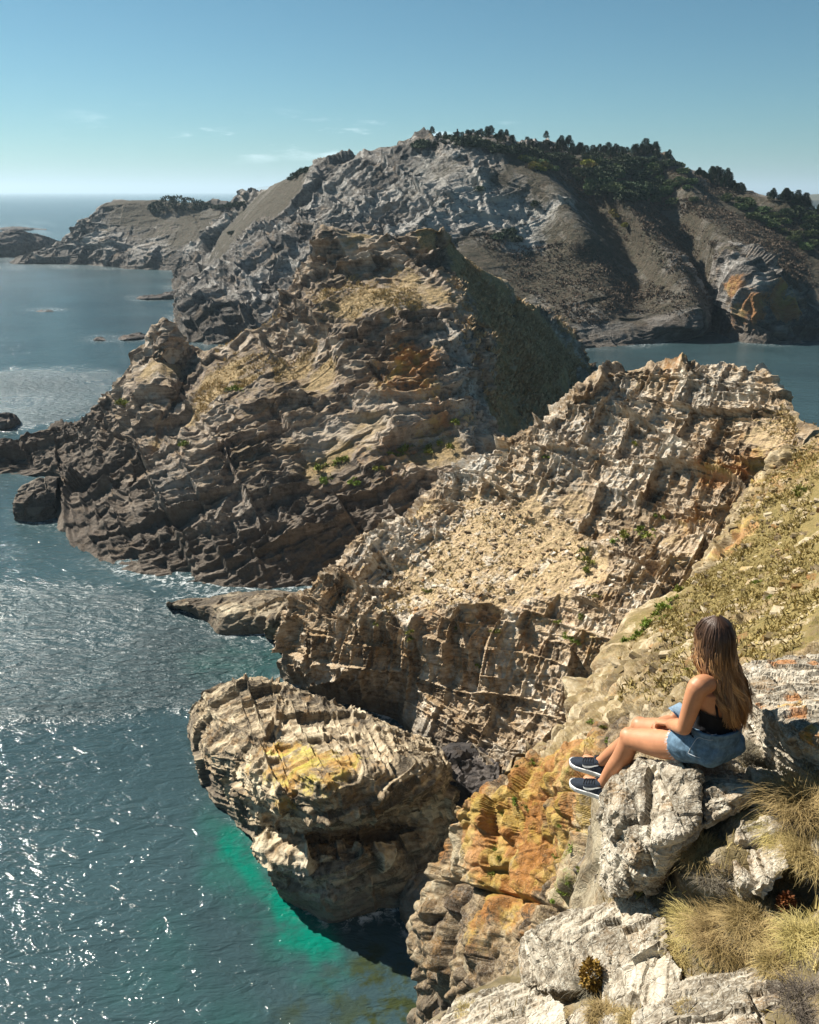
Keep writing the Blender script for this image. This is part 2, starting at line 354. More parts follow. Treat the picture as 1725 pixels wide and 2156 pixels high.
# ------------------------------------------------------------------ the sea
def inside(poly, X, Y):
    r = np.zeros(len(X), bool); n = len(poly)
    for i in range(n):
        x0, y0 = poly[i]; x1, y1 = poly[(i + 1) % n]
        c = ((y0 > Y) != (y1 > Y)); xi = (x1 - x0) * (Y - y0) / ((y1 - y0) if y1 != y0 else 1e-9) + x0
        r ^= c & (X < xi)
    return r
def sea_poly(pts): return [tuple(at(x, y)[:2]) for x, y in pts]
def make_sea():
    nr, na = 620, 520
    r = np.concatenate([np.geomspace(6, 420, nr - 60), np.geomspace(440, 90000, 60)])
    a = np.linspace(R(-70), R(70), na)
    RR, AA = np.meshgrid(r, a, indexing='ij')
    X = (RR * np.sin(AA)).ravel(); Y = (RR * np.cos(AA)).ravel()
    P = np.stack([X, Y, 0 * X], 1)
    Z = np.zeros((len(X), 4), np.float32)
    def soft(poly, jit, js, it=6):
        jx = fbm(P, js, 3) * jit; jy = fbm(P + 40.3, js, 3) * jit
        m = inside(poly, X + jx, Y + jy).astype(float).reshape(nr, na)
        return smooth_grid(m, it).ravel()
    sh = np.maximum(soft(sea_poly([(480, 1715), (540, 1770), (590, 1870), (650, 1940), (720, 1990), (740, 2040), (690, 2055), (620, 2010), (565, 1940), (510, 1870), (450, 1790)]), 1.6, 1.8, 4), .30 * soft(sea_poly([(430, 1690), (540, 1770), (600, 1880), (720, 1980), (760, 2050), (680, 2090), (590, 2040), (500, 1930), (420, 1800)]), 2.0, 2.5, 10))
    sh2 = soft(sea_poly([(300, 1980), (420, 1900), (520, 2010), (600, 2160), (480, 2230), (330, 2130)]), 5, 4, 20)
    sh3 = soft(sea_poly([(590, 1370), (600, 1440), (520, 1440), (380, 1400), (450, 1350)]), 3, 4, 14)
    Z[:, 0] = np.clip(sh + 0.22 * sh2 * (0.5 + 1.2 * fbm(P, 3.0, 3)).clip(0, 1) + 0.20 * sh3, 0, 1)
    rf = soft(sea_poly([(-700, 1180), (60, 1215), (250, 1235), (420, 1290), (600, 1390), (590, 1415), (520, 1430), (440, 1480), (330, 1500), (120, 1478), (-100, 1500), (-700, 1560)]), 4.5, 9, 16)
    rf2 = soft(sea_poly([(-300, 770), (180, 765), (330, 800), (250, 860), (60, 905), (-300, 900)]), 14, 22, 8)
    far = np.clip((np.hypot(X, Y) - 120) / 260, 0, 1)
    Z[:, 1] = np.clip(np.maximum(rf * (0.75 + 0.9 * fbm(P, 7, 3)), rf2 * (0.75 + 0.8 * fbm(P, 12, 3))) + 0.5 * far, 0, 1)
    wd = soft(sea_poly([(700, 2035), (790, 2020), (900, 2090), (900, 2300), (640, 2300), (560, 2170), (660, 2110)]), 2.5, 3, 6)
    Z[:, 2] = np.clip(wd * (0.7 + 1.4 * fbm(P, 2.2, 3)), 0, 1)
    fo = np.zeros((nr, na), np.float32); lr, la = np.log(r), a
    for (mo, Q, _) in MASSES:
        S = Q[np.abs(Q[:, 2]) < .35]; rr_ = np.hypot(S[:, 0], S[:, 1]); aa_ = np.arctan2(S[:, 0], S[:, 1])
        i_ = np.searchsorted(r, rr_).clip(0, nr - 1); j_ = np.round((aa_ - a[0]) / (a[1] - a[0])).astype(int).clip(0, na - 1); fo[i_, j_] = 1
    fo = np.clip(smooth_grid(np.clip(smooth_grid(fo, 2) * 2.2, 0, 1), 2) * 1.5, 0, 1)
    Z[:, 3] = fo.ravel() * np.clip(.35 + 1.6 * fbm(P, 9, 3), 0, 1)
    m = bpy.data.materials.new('sea_water'); m.use_nodes = True; nt = m.node_tree; bs = nt.nodes['Principled BSDF']
    g = nd(nt, 'ShaderNodeNewGeometry'); Pn = g.outputs['Position']
    za = nd(nt, 'ShaderNodeAttribute', attribute_name='zone'); zs = nd(nt, 'ShaderNodeSeparateColor'); nt.links.new(za.outputs['Color'], zs.inputs[0])
    big = noise(nt, Pn, 0.035, 4, 0.55)
    c = mix(nt, sstep(nt, big, 0.35, 0.65), (0.030, 0.055, 0.062), (0.040, 0.075, 0.084))
    c = mix(nt, mth(nt, 'MULTIPLY', zs.outputs[0], sstep(nt, noise(nt, Pn, 0.5, 5, 0.65), 0.22, 0.62), clamp=True), c, (0.002, 0.15, 0.105))
    wn = noise(nt, Pn, 0.9, 5, 0.65)
    c = mix(nt, mth(nt, 'MULTIPLY', zs.outputs[2], sstep(nt, wn, 0.42, 0.60)), c, (0.035, 0.045, 0.018))
    fm = mth(nt, 'MULTIPLY', za.outputs['Alpha'], sstep(nt, noise(nt, Pn, 1.6, 6, 0.75, 0.5), 0.48, 0.62))
    c = mix(nt, fm, c, (0.62, 0.66, 0.66))
    nt.links.new(c, bs.inputs['Base Color'])
    bs.inputs['IOR'].default_value = 1.33; bs.inputs['Specular IOR Level'].default_value = 0.5
    nt.links.new(mth(nt, 'ADD', mth(nt, 'MULTIPLY', zs.outputs[1], 0.32), 0.075), bs.inputs['Roughness'])
    mp = nd(nt, 'ShaderNodeMapping'); mp.inputs['Rotation'].default_value = (0, 0, R(28)); mp.inputs['Scale'].default_value = (0.55, 1.15, 1); nt.links.new(Pn, mp.inputs[0])
    w1 = noise(nt, mp.outputs[0], 1.05, 3, 0.5, 0.8); w2 = noise(nt, mp.outputs[0], 4.2, 3, 0.6, 0.5); w3 = noise(nt, mp.outputs[0], 0.16, 2, 0.5)
    mp2 = nd(nt, 'ShaderNodeMapping'); mp2.inputs['Rotation'].default_value = (0, 0, R(12)); mp2.inputs['Scale'].default_value = (0.45, 1.7, 1); nt.links.new(Pn, mp2.inputs[0]); wr = noise(nt, mp2.outputs[0], 1.5, 4, 0.6, 0.5)
    h = mth(nt, 'ADD', mth(nt, 'MULTIPLY', w1, 0.46), mth(nt, 'MULTIPLY', w2, 0.13))
    h = mth(nt, 'ADD', h, mth(nt, 'MULTIPLY', w3, 0.68))
    h = mth(nt, 'ADD', h, mth(nt, 'MULTIPLY', mth(nt, 'MULTIPLY', wr, zs.outputs[1]), 0.55))
    bp = nd(nt, 'ShaderNodeBump', ins={'Distance': 1.0}); nt.links.new(h, bp.inputs['Height'])
    nt.links.new(mth(nt, 'ADD', mth(nt, 'MULTIPLY', zs.outputs[1], 0.44), 0.54), bp.inputs['Strength'])
    nt.links.new(bp.outputs[0], bs.inputs['Normal'])
    q = grid_quads(nr, na)[:, ::-1]
    me = mesh_from('sea', P, q, m, True, {'zone': Z})
    o = bpy.data.objects.new('sea', me); COL.objects.link(o); tag(o, 'blue green sea with sun glints round the rocks', 'sea', kind='structure')

# ------------------------------------------------------------------ rock materials
ROCK_FAR = make_rock('far_rock', (0.055, 0.050, 0.046), (0.17, 0.155, 0.14), (0.42, 0.40, 0.37), stones=0.15, grass=((0.085, 0.066, 0.044), (0.05, 0.046, 0.028)), s=4.0, tide=5.0, speck=0.15, bump=0.9, lich=0.05, rust=0.3, top_grass=0.3)
ROCK_MID = make_rock('banded_rock', (0.080, 0.064, 0.052), (0.25, 0.195, 0.15), (0.48, 0.41, 0.33), stones=0.35, grass=((0.42, 0.30, 0.15), (0.24, 0.18, 0.09)), s=1.6, tide=5.5, speck=0.15, bump=0.7, rust=0.4, lich=0.05, top_grass=0.35)
ROCK_RIDGE = make_rock('pale_rock', (0.12, 0.078, 0.042), (0.40, 0.30, 0.195), (0.68, 0.61, 0.50), stones=0.7, grass=((0.58, 0.43, 0.26), (0.44, 0.33, 0.18)), s=1.0, tide=1.8, speck=0.25, bump=0.7, lich=0.05, rust=0.9, top_grass=0.25)
ROCK_SLOPE = make_rock('slope_turf', (0.13, 0.09, 0.045), (0.29, 0.215, 0.115), (0.47, 0.385, 0.25), stones=0.8, grass=((0.25, 0.185, 0.070), (0.155, 0.125, 0.042)), s=0.5, tide=0, speck=0.2, bump=0.5, rust=0.5, top_grass=0.4)
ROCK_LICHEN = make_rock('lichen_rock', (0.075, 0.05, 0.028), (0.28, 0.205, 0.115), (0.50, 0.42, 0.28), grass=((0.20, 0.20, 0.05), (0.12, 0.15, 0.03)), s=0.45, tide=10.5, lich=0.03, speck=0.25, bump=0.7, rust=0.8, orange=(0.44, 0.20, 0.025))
ROCK_SEA = make_rock('sea_rock_stone', (0.085, 0.065, 0.042), (0.30, 0.235, 0.15), (0.58, 0.49, 0.34), s=0.8, tide=1.5, lich=0.04, speck=0.15, bump=0.6, rust=0.5, strata=0.4, orange=(0.50, 0.29, 0.03))

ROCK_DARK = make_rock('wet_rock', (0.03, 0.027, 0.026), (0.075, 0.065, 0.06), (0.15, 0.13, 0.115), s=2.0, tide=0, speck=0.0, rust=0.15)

# ------------------------------------------------------------------ far hill across the water
far_cols = [
 [(480,436,400),(430,500,385),(385,560,360),(362,604)],
 [(530,421,360),(470,500,340),(440,560,320),(395,620,280),(400,648)],
 [(575,394,335),(520,480,310),(500,560,280),(440,600,262),(372,636)],
 [(612,379,320),(560,470,290),(500,560,256),(430,620,232),(378,705)],
 [(665,349,300),(640,430,280),(590,520,250),(510,620,220),(420,732)],
 [(710,338,296),(680,410,284),(650,500,258),(560,620,222),(470,737)],
 [(770,332,290),(740,420,268),(690,500,247),(620,600,215),(520,745)],
 [(862,308,280),(830,400,264),(800,480,248),(760,580,220),(700,745)],
 [(960,296,270),(960,390,250),(960,490,236),(950,600,212),(900,745)],
 [(1040,298,265),(1090,380,250),(1130,460,240),(1150,560,224),(1130,680,197),(1120,745)],
 [(1112,314,268),(1180,400,244),(1235,500,228),(1255,550,224),(1270,640,205),(1250,695,197),(1240,738)],
 [(1170,320,278),(1230,400,264),(1310,500,246),(1350,600,224),(1350,680,201),(1340,736)],
 [(1240,328,270),(1310,410,248),(1380,500,231),(1440,590,213),(1470,645,204),(1478,690,200),(1470,712)],
 [(1340,336,276),(1400,430,262),(1450,520,244),(1490,610,228),(1500,660,219),(1500,702)],
 [(1437,343,272),(1470,430,250),(1510,505,230),(1545,570,213),(1560,640,203),(1555,724)],
 [(1470,372,274),(1520,440,252),(1570,510,228),(1600,570,210),(1610,650,200),(1605,728)],
 [(1500,385,276),(1560,440,258),(1630,520,238),(1660,600,218),(1680,670,206),(1680,729)],
 [(1612,421,262),(1640,480,252),(1690,560,236),(1720,640,216),(1735,722)],
 [(1700,448,256),(1760,540,245),(1800,620,225),(1830,720)],
 [(1850,540,252),(1870,600,245),(1920,700)],
]
fb = []
for x, y, r, s in ((560,420,26,.9),(620,400,18,.7),(740,345,14,.8),(1000,320,20,.5),(1090,380,10,.5),(1150,360,16,.9),(1230,380,20,1),(1280,420,18,.9),(1320,470,18,1),(1200,440,8,.7),
                   (1050,580,22,1),(1120,600,24,1),(1200,610,22,1),(1280,560,20,1),(1330,600,20,1),(1400,620,15,.9),(1330,520,20,1),(1250,480,10,.8),(1380,440,24,1),(1400,400,22,1),(1350,370,22,1),(1300,350,22,1),(1220,345,20,1),
                   (1450,450,18,1),(1450,540,18,.9),(1500,470,16,.9),(1550,430,18,1),(1600,480,20,1),(1650,540,20,1),(1700,600,18,.9),(1560,500,10,.6),(1640,460,16,1),(1700,500,22,1),
                   (980,560,16,.9),(1010,500,8,.6),(940,350,14,.5),(500,470,22,.9),(470,520,20,.7),(420,580,16,.4)):
    fb.append((x, y, r, 0, s))
for x, y, r, s in ((1555,612,6,.8),(1575,640,6,.8),(1552,665,5,.7),(1630,625,5,.8),(1648,650,5.5,.85),(745,470,6,.6)): fb.append((x, y, r, 1, s))
for x, y, r, s in ((1100,420,24,1),(1200,500,18,1),(1170,450,16,.9),(1000,400,14,.7),(900,360,14,.6),(1050,450,12,.6),(960,420,12,.5),(870,400,14,.5),(1240,540,8,.8),(1290,460,7,.7),(1180,660,12,.7),(1240,665,10,.7),(760,440,10,.5),(700,400,12,.4),(600,555,5,.6)): fb.append((x, y, r, 2, s))
far_hill, FHG, _ = loft('hill', far_cols, 900, 520,
    rockdisp([(4.0, (1, 1, 1.6), 0.9, 0.6, 0.4)], big=(3.0, 45), M=rot(12, 14, 25), jts=[((13, 12, 24), 4.2, 2.5, 1.2), ((5.5, 5, 9), 1.9, 1.2, .7), ((2.6, 2.4, 4), .8, .5, .4)], patch=.4, soft=0.93, seed=3.1, fine=0.25),
    ROCK_FAR, fb, back=((0, 30, 1), (0, 90, -14), (0, 170, -60)), smooth_it=5)
tag(far_hill, 'high rocky hill with pine covered crest across the water', 'hill', kind='structure')

# low headland beyond it, out to sea
low_cols = [
 [(20,556,432),(36,560)], [(80,530,440),(70,548,430),(80,557)], [(132,506,445),(125,530,432),(130,558)], [(165,470,448),(170,510,435),(185,560)],
 [(212,435,450),(220,470,440),(230,530,415),(240,564)], [(270,429,450),(270,470,436),(265,520,420),(270,568)], [(330,431,448),(320,470,432),(310,520,412),(320,570)],
 [(400,438,445),(385,470,425),(370,520,405),(370,572)], [(450,437,440),(440,470,420),(430,520,395),(420,572)], [(500,434,430),(490,480,410),(470,530,385),(450,572)]]
lb = [(230,445,22,0,.8),(300,440,25,0,.9),(370,450,25,0,.9),(440,450,25,0,1),(330,490,20,0,.6),(420,480,22,0,.9),(460,480,22,0,.9)]
o, _, _ = loft('low_hill', low_cols, 340, 170, rockdisp([(5, (1, 1, 1), 1.0, .8, .4)], big=(3, 30), jts=[((14, 12, 9), 3.4, 2, 1), ((6, 5, 4), 1.5, 1, .6)], soft=.8, seed=9.2), ROCK_FAR, lb, back=((0, 30, 0), (0, 80, -20)), smooth_it=3)
tag(o, 'low brown headland reaching out to sea', 'hill', kind='structure')

# ------------------------------------------------------------------ middle headland
mid_cols = [
 [(-90,955,104),(-90,985,101.5),(-90,1006)],
 [(20,922,108),(10,965,103),(5,1009)],
 [(110,890,113),(100,940,105),(110,985,99.5),(118,1012)],
 [(146,887,113.5),(150,940,105),(140,1000,97),(130,1040,91.5),(127,1068)],
 [(178,882,114),(190,930,105),(168,1000,94.5),(152,1060,87.5),(140,1100,83.8),(134,1128)],
 [(245,812,116),(260,880,104),(270,960,93),(230,1060,84),(200,1120,78),(180,1185)],
 [(295,752,115),(300,800,107),(300,860,101),(275,960,91),(250,1060,82),(240,1130,76.5),(240,1208)],
 [(345,742,113),(340,800,105),(330,860,99),(310,960,90),(300,1060,81.5),(290,1130,75.5),(290,1224)],
 [(415,752,114),(395,800,110),(375,860,102),(350,960,89),(340,1060,80),(350,1150,74),(360,1234)],
 [(465,740,112),(460,790,105),(450,850,97),(430,930,88),(430,1040,80),(450,1130,74),(460,1245)],
 [(515,702,112),(515,750,105),(505,820,98),(480,890,91),(480,960,86),(480,1050,79.5),(500,1130,74),(510,1248)],
 [(560,680,111.5),(560,740,104),(540,810,97),(530,860,92.5),(520,940,87),(540,1050,79.5),(560,1130,74),(570,1250)],
 [(605,615,112),(610,660,107),(620,720,100.5),(640,800,95),(650,880,89.5),(660,960,84.5),(670,1080,77),(680,1150,73),(680,1245)],
 [(637,545,114),(640,590,111),(680,615,104.5),(700,660,101),(730,740,96),(760,830,90.5),(780,930,84.5),(790,1020,79.5),(790,1100,75),(780,1240)],
 [(685,494,113.5),(715,545,110.5),(740,592,107.5),(780,612,101),(820,660,97.5),(850,760,92),(870,850,87.5),(880,930,83.5),(870,1010,79.5),(850,1100,75),(850,1240)],
 [(750,494,113),(790,550,109.5),(820,596,106),(850,620,100.5),(880,680,96.5),(915,760,91.5),(935,850,87),(945,930,83),(945,1010,79),(930,1100,75),(930,1240)],
 [(812,496,112),(850,560,107),(890,630,101),(925,700,95.5),(960,780,90.5),(985,860,86.5),(995,930,83),(990,1010,79.5),(980,1100,75),(970,1240)],
 [(880,472,110.5),(920,560,106),(955,640,100.5),(985,740,95.5),(1005,830,91),(1015,930,86.5),(1025,1020,82),(1040,1120,77),(1040,1240)],
 [(938,482,111.5),(980,580,109),(1025,680,106),(1055,780,102.5),(1075,860,98.5),(1090,930,95),(1100,1000,91),(1110,1200)],
 [(997,555,115),(1055,650,114),(1115,740,111.5),(1145,830,108),(1170,900,104.5),(1180,1100)],
 [(1082,622,123),(1135,700,123),(1185,780,121),(1215,860,119),(1240,990)],
 [(1142,647,135),(1190,720,136),(1225,780,136),(1250,870)],
 [(1200,690,149),(1228,750,152),(1246,806)],
]
mb = []
for x, y, r, s in ((700,605,4,.8),(790,612,5,.9),(860,615,5,.8),(740,500,3,.7),(900,480,3,.6),(560,690,5,.8),(500,740,4.5,.8),(480,790,4.5,.9),(440,850,3,.8),(520,800,3.5,.7),(620,770,3.5,.7),(680,790,3,.8),(400,900,3,.8),(320,780,4,.6),
                   (340,930,2.5,.8),(700,960,3,.6),(780,900,3,.6),(860,840,4,.5),(940,950,3,.7),(690,985,3,.8)): mb.append((x, y, r, 0, s))
for k in range(6):
    for x, y in ((985,560),(1030,640),(1060,720),(1080,800),(1090,880),(1120,760),(1150,830),(1110,900),(1180,760),(1200,830),(1120,680),(1020,600),(1160,700)): mb.append((x, y, 8, 0, 1.0)) if k == 0 else None
for x, y, r, s in ((700,800,6,.5),(620,850,5,.45),(760,870,6,.45),(820,700,5,.4),(540,880,5,.4),(700,640,5,.4),(870,770,5,.9),(900,820,5,.8),(840,830,5,.55),(930,880,5,.7),(780,960,4,.5),(820,1000,4,.5),(880,960,5,.6),(560,840,4,.4),(860,620,3,.5),(760,600,4,.4),(650,940,4,.3),(330,900,3,.4),(600,800,4,.4)): mb.append((x, y, r, 1, s))
for x, y, r, s in ((985,800,4,.9),(980,870,5,.8),(960,740,4,.6),(920,900,4,.5),(430,1060,6,.6),(360,1040,4,.5),(690,540,4,.5),(520,1090,5,.35)): mb.append((x, y, r, 2, s))
middle, MHG, _ = loft('headland', mid_cols, 820, 760,
    rockdisp([(.9, (1.3, 1, .8), .2, .14, .10)], big=(1.5, 14), M=rot(8, -15, 22), strata=(1.7, 0.45), patch=.5, jts=[((8, 7, 3.6), 2.2, 1.0, .7), ((3.2, 2.8, 1.5), 1.0, .5, .45), ((1.4, 1.2, .7), .42, .25, .22), ((.7, .6, .45), .18, .12, .10)], soft=0.8, seed=21.7, fine=0.06),
    ROCK_MID, mb, back=((0, 5, -2.5), (2, 22, -14), (4, 48, -40)), smooth_it=3)
tag(middle, 'steep layered rock headland with grassy ledges in the middle', 'headland', kind='structure')

# ------------------------------------------------------------------ sunlit ridge in front of it
ridge_cols = [
 [(598,1300,54.5),(592,1330,54.2),(588,1370,54),(594,1438)],
 [(618,1262,54),(622,1290,53.2),(618,1340,52.4),(622,1400,52),(630,1452)],
 [(645,1246,54),(655,1275,53),(655,1320,51.6),(665,1380,51),(680,1475)],
 [(680,1222,54),(690,1260,52.5),(700,1300,51),(705,1350,50.4),(710,1410,50),(725,1492)],
 [(722,1190,55.5),(750,1250,52.5),(780,1305,50),(790,1360,49.2),(800,1430,48.5),(812,1516)],
 [(778,1122,57),(830,1200,53.5),(860,1260,51),(880,1315,48.6),(885,1380,48.2),(890,1460,47.4),(900,1550,45.5)],
 [(867,1088,58.5),(910,1150,54.5),(940,1215,51.5),(955,1280,48.2),(960,1360,46.8),(965,1460,45.8),(970,1590,43)],
 [(936,1014,60),(970,1080,57),(1010,1150,53.5),(1040,1235,49.5),(1050,1320,47),(1060,1420,45.5),(1070,1500,44),(1060,1610,41.5)],
 [(1010,948,60),(1050,1040,56.5),(1100,1140,52.5),(1140,1240,48),(1150,1330,46),(1160,1430,44.3),(1170,1510,43),(1160,1610,41)],
 [(1110,914,59.5),(1150,1000,56),(1190,1090,52.5),(1220,1180,48.8),(1230,1260,46),(1240,1350,44),(1245,1450,42.5),(1245,1570,41)],
 [(1205,842,59.5),(1250,920,57),(1290,1010,53.5),(1320,1090,50.5),(1330,1180,47),(1330,1250,45),(1320,1340,43.3),(1300,1430,42.5),(1290,1510,42)],
 [(1287,787,59.5),(1320,860,57.5),(1340,950,54.5),(1390,1030,51.5),(1420,1100,48.5),(1420,1170,46.5),(1400,1240,45),(1370,1330,43.5),(1340,1430,43)],
 [(1397,768,58.5),(1420,840,56.5),(1440,920,53.8),(1470,990,51),(1490,1060,48.5),(1500,1120,47),(1490,1180,46),(1450,1260,45),(1400,1350,44)],
 [(1500,780,57),(1520,850,54.5),(1540,920,52),(1560,980,50),(1575,1030,48.6),(1570,1080,47.6),(1550,1140,46.8),(1500,1240,46)],
 [(1600,778,54.5),(1608,850,52.5),(1620,910,50.5),(1640,950,49),(1640,985,48.3),(1620,1030,47.8),(1590,1090,47.4),(1550,1160,47)],
 [(1655,850,51.5),(1670,900,50),(1690,940,48.7),(1690,970,48.4),(1670,1010,48.2),(1650,1070,48)],
 [(1726,928,48),(1740,950,47.6),(1750,980,47.5),(1760,1030,47.5)],
 [(1860,1000,47),(1870,1030,47),(1880,1060,47)],
]
rb = []
for x, y, r, s in ((1000,1140,2.2,.9),(1050,1180,2.4,1),(960,1200,2.4,1),(900,1215,2.4,1),(880,1260,2,.8),(1020,1210,3,1),(1090,1150,3,1),(940,1170,2.4,1),(1160,1180,3,1),(1200,1200,2.4,.9),(1040,1130,2.4,1),(830,1240,1.8,.8),(1120,1090,2,.7),(1110,1180,2.2,1),(1170,1140,2,.8),(1060,1110,2,.9),(1150,1210,2,.9),(1230,1180,1.6,.6),(880,1070,1.5,.8),(1000,1060,1.2,.6),
                   (1200,1070,1.8,.5),(1400,1130,1.4,.5),(1640,900,2,.6),(1580,880,1.5,.5),(820,1290,1.4,.5),(1290,1130,1.5,.5),(960,1240,1.8,.9),(1080,1230,1.6,.8)): rb.append((x, y, r, 0, s))
for x, y, r, s in ((1150,1300,2.6,.5),(900,1330,2.4,.5),(1000,1320,2.4,.5),(1250,1350,2.4,.5),(700,1280,2,.35),(1100,1140,2.2,.42),(1180,1120,2,.45),(1240,1180,2,.45),(1000,1260,2,.35),(1300,1200,2,.5),(1450,1080,1.8,.75),(1500,1000,1.8,.8),(1560,1000,1.6,.85),(1600,960,1.4,.7),(1400,1200,2,.5),(1450,1150,1.6,.6),(1120,1360,2.2,.5),(1040,1380,2.2,.5),(950,1400,2,.45),(1200,1320,2,.5),(1350,790,1.6,.5),(1430,765,1.4,.6),(1590,790,1.2,.5),(850,1340,1.8,.4),(1330,1060,1.8,.4),(760,1290,1.6,.3),(1280,1280,2,.4)): rb.append((x, y, r, 1, s))
for x, y, r, s in ((1000,980,2.2,.8),(960,1020,2,.8),(1080,960,2.2,.7),(1200,900,2.6,.7),(1300,840,2.6,.7),(1280,900,2.4,.6),(1400,830,2.6,.7),(1500,830,2.5,.6),(1570,820,2,.6),(1190,990,2.2,.6),(1300,1020,2,.6),(1350,930,2.2,.5),(1420,980,2,.5),(830,1150,2,.7),(880,1120,2,.7),(760,1180,1.5,.6)): rb.append((x, y, r, 2, s))
ridge, RGG, _ = loft('rocky_ridge', ridge_cols, 860, 700,
    rockdisp([(.6, (1, 1, 1.3), .14, .10, .07), (.26, (1, 1, 1.2), .06, .05, .03)], big=(0.8, 7), M=rot(-6, 9, 40), patch=.45, jts=[((2.4, 2.8, 4.6), 1.15, .4, .4), ((1.05, 1.2, 1.6), .46, .18, .26), ((.5, .55, .7), .20, .10, .12)], soft=0.92, wsoft=0.45, jw=0.34, seed=5.9, fine=0.03),
    ROCK_RIDGE, rb, back=((0, 2.5, -1.5), (-1, 9, -8), (-2, 22, -30)), smooth_it=3)
tag(ridge, 'sunlit pale rock ridge above a brown cliff', 'cliff', kind='structure')

# ------------------------------------------------------------------ turf slope on the right and the lichened cliff under it
slope_rows = [
 [(1640,955,46),(1685,928,45),(1722,902,44.6),(1800,870,44),(1950,820,43)],
 [(1602,1004,44),(1660,1000,42),(1725,985,40),(1850,960,38),(2050,910,36)],
 [(1537,1109,40),(1620,1095,37),(1725,1070,34.5),(1900,1030,32),(2150,970,29)],
 [(1482,1194,37),(1580,1180,33),(1725,1150,29.5),(1950,1100,26),(2250,1040,24)],
 [(1412,1264,34),(1540,1260,28.5),(1725,1230,24),(2000,1170,20.5),(2300,1110,18.5)],
 [(1345,1335,30),(1500,1320,24.5),(1725,1300,19.5),(2000,1240,16.5),(2300,1170,15)],
 [(1290,1400,27),(1450,1390,21),(1600,1380,17.3),(1800,1360,14.5),(2200,1290,12.5)],
 [(1245,1480,24),(1380,1460,19),(1550,1440,14.8),(1750,1420,12),(2100,1370,10.5)],
 [(1205,1555,21.5),(1330,1530,17.5),(1450,1510,14.5),(1600,1500,11.5),(1900,1480,9)],
 [(1105,1588,20.5),(1200,1590,18.3),(1300,1600,15.6),(1420,1610,12.5),(1550,1610,9.8),(1850,1590,7.5)],
 [(1030,1655,20),(1110,1650,18.6),(1200,1650,16.5),(1300,1660,13.8),(1400,1680,11),(1650,1700,7.5)],
 [(958,1685,20),(1040,1715,18.6),(1130,1715,17),(1220,1720,15),(1320,1740,12),(1500,1780,8)],
 [(938,1780,19.6),(1020,1800,18),(1120,1800,16.3),(1210,1810,14.2),(1300,1820,11.5),(1450,1860,8)],
 [(915,1862,19.4),(1000,1880,17.6),(1080,1885,16),(1180,1890,13.6),(1290,1900,10.8),(1430,1940,7.5)],
 [(890,1912,19.4),(970,1950,17.3),(1060,1960,15.3),(1150,1960,13.3),(1260,1980,10.5),(1400,2010,7)],
 [(866,1985,19.6),(950,2025,17),(1040,2040,14.8),(1130,2050,12.6),(1240,2070,9.8),(1380,2100,6.5)],
 [(886,2065,19),(960,2090,16.5),(1050,2110,14.2),(1150,2130,12),(1250,2160,9.4),(1380,2190,6.2)],
 [(914,2125,18.6),(990,2170,16),(1080,2200,13.8),(1200,2220,11.5),(1300,2260,9),(1400,2290,6)],
 [(938,2260,18),(1020,2300,15.5),(1120,2320,13.2),(1220,2360,11),(1320,2390,8.6),(1420,2420,5.8)],
 [(950,2650,17),(1040,2680,14.5),(1130,2700,12.4),(1230,2720,10.2),(1330,2740,8),(1430,2760,5.5)],
]
def edge_rows(rows, drops, inner=()):
    out = []
    for r in rows:
        a = np.array([pt(p) for p in r])
        out.append(np.vstack([a[0] + np.array(d) for d in drops[::-1]] + [a] + [a[-1] + np.array(e) for e in inner])[::-1])
    return out
sb, cb = [], []
for x, y, r, s in ((1700,1100,7.25,.9),(1650,1200,5.80,.9),(1560,1240,4.64,.8),(1700,1280,4.35,.9),(1480,1290,3.77,.7),(1600,1330,2.90,.8),(1560,1150,3.48,.6),(1690,1000,4.35,.5),(1720,1180,5.80,.9),(1400,1330,2.32,.5),(1420,1440,1.74,.5),(1550,1400,1.74,.8),(1640,1370,1.74,.8),(1300,1480,1.45,.4)): sb.append((x, y, r, 0, s))
for x, y, r, s in ((1290,1470,2.2,.6),(1330,1400,2.4,.55),(1360,1350,2.4,.5),(1250,1540,2.0,.7),(1320,1500,1.8,.5),(1680,970,3.62,.75),(1720,1000,3.62,.6),(1620,1050,2.90,.7),(1560,1120,2.32,.85),(1700,1060,2.90,.5),(1640,1120,2.90,.4),(1240,1560,1.59,.45),(1380,1480,1.74,.4),(1310,1460,1.45,.4),(1450,1320,2.17,.35),(1600,1250,2.90,.3)): sb.append((x, y, r, 1, s))
for x, y, r, s in ((1240,1590,1.0,.45),(1200,1640,.8,.4),(1060,1790,.7,.35),(1200,1790,.9,.4),(1180,1880,.8,.4),(1240,1860,.8,.4)): cb.append((x, y, r, 0, s))
for x, y, r, s in ((1130,1610,2.4,.95),(1200,1620,2,.8),(1060,1680,2.4,.95),(1150,1680,2.4,.9),(990,1720,2.4,.95),(1080,1750,2.4,.95),(960,1800,2.4,.95),(1030,1840,2.4,.95),(1120,1800,2.0,.85),(1100,1870,2.0,.8),(1180,1720,2,.75),(960,1860,1.6,.7),(1050,1900,1.5,.6),(1230,1680,1.6,.7),(1180,1840,1.5,.6),(1250,1640,1.2,.6)): cb.append((x, y, r, 1, s))
for x, y, r, s in ((1270,1860,1.01,.7),(1250,1780,0.72,.5),(1300,1600,0.87,.3)): cb.append((x, y, r, 2, s))
slope_disp = rockdisp([(.5, (1, 1, 1.2), 0.10, 0.08, 0.05), (.2, (1, 1, 1), .04, .035, .02)], big=(0.9, 6), M=rot(25, 28, 15), patch=.3, jw=.3, wsoft=.5, jts=[((2.4, 1.8, 1.3), .6, .35, .25), ((.95, .8, .6), .26, .18, .14)], soft=0.95, seed=13.3, fine=0.02)
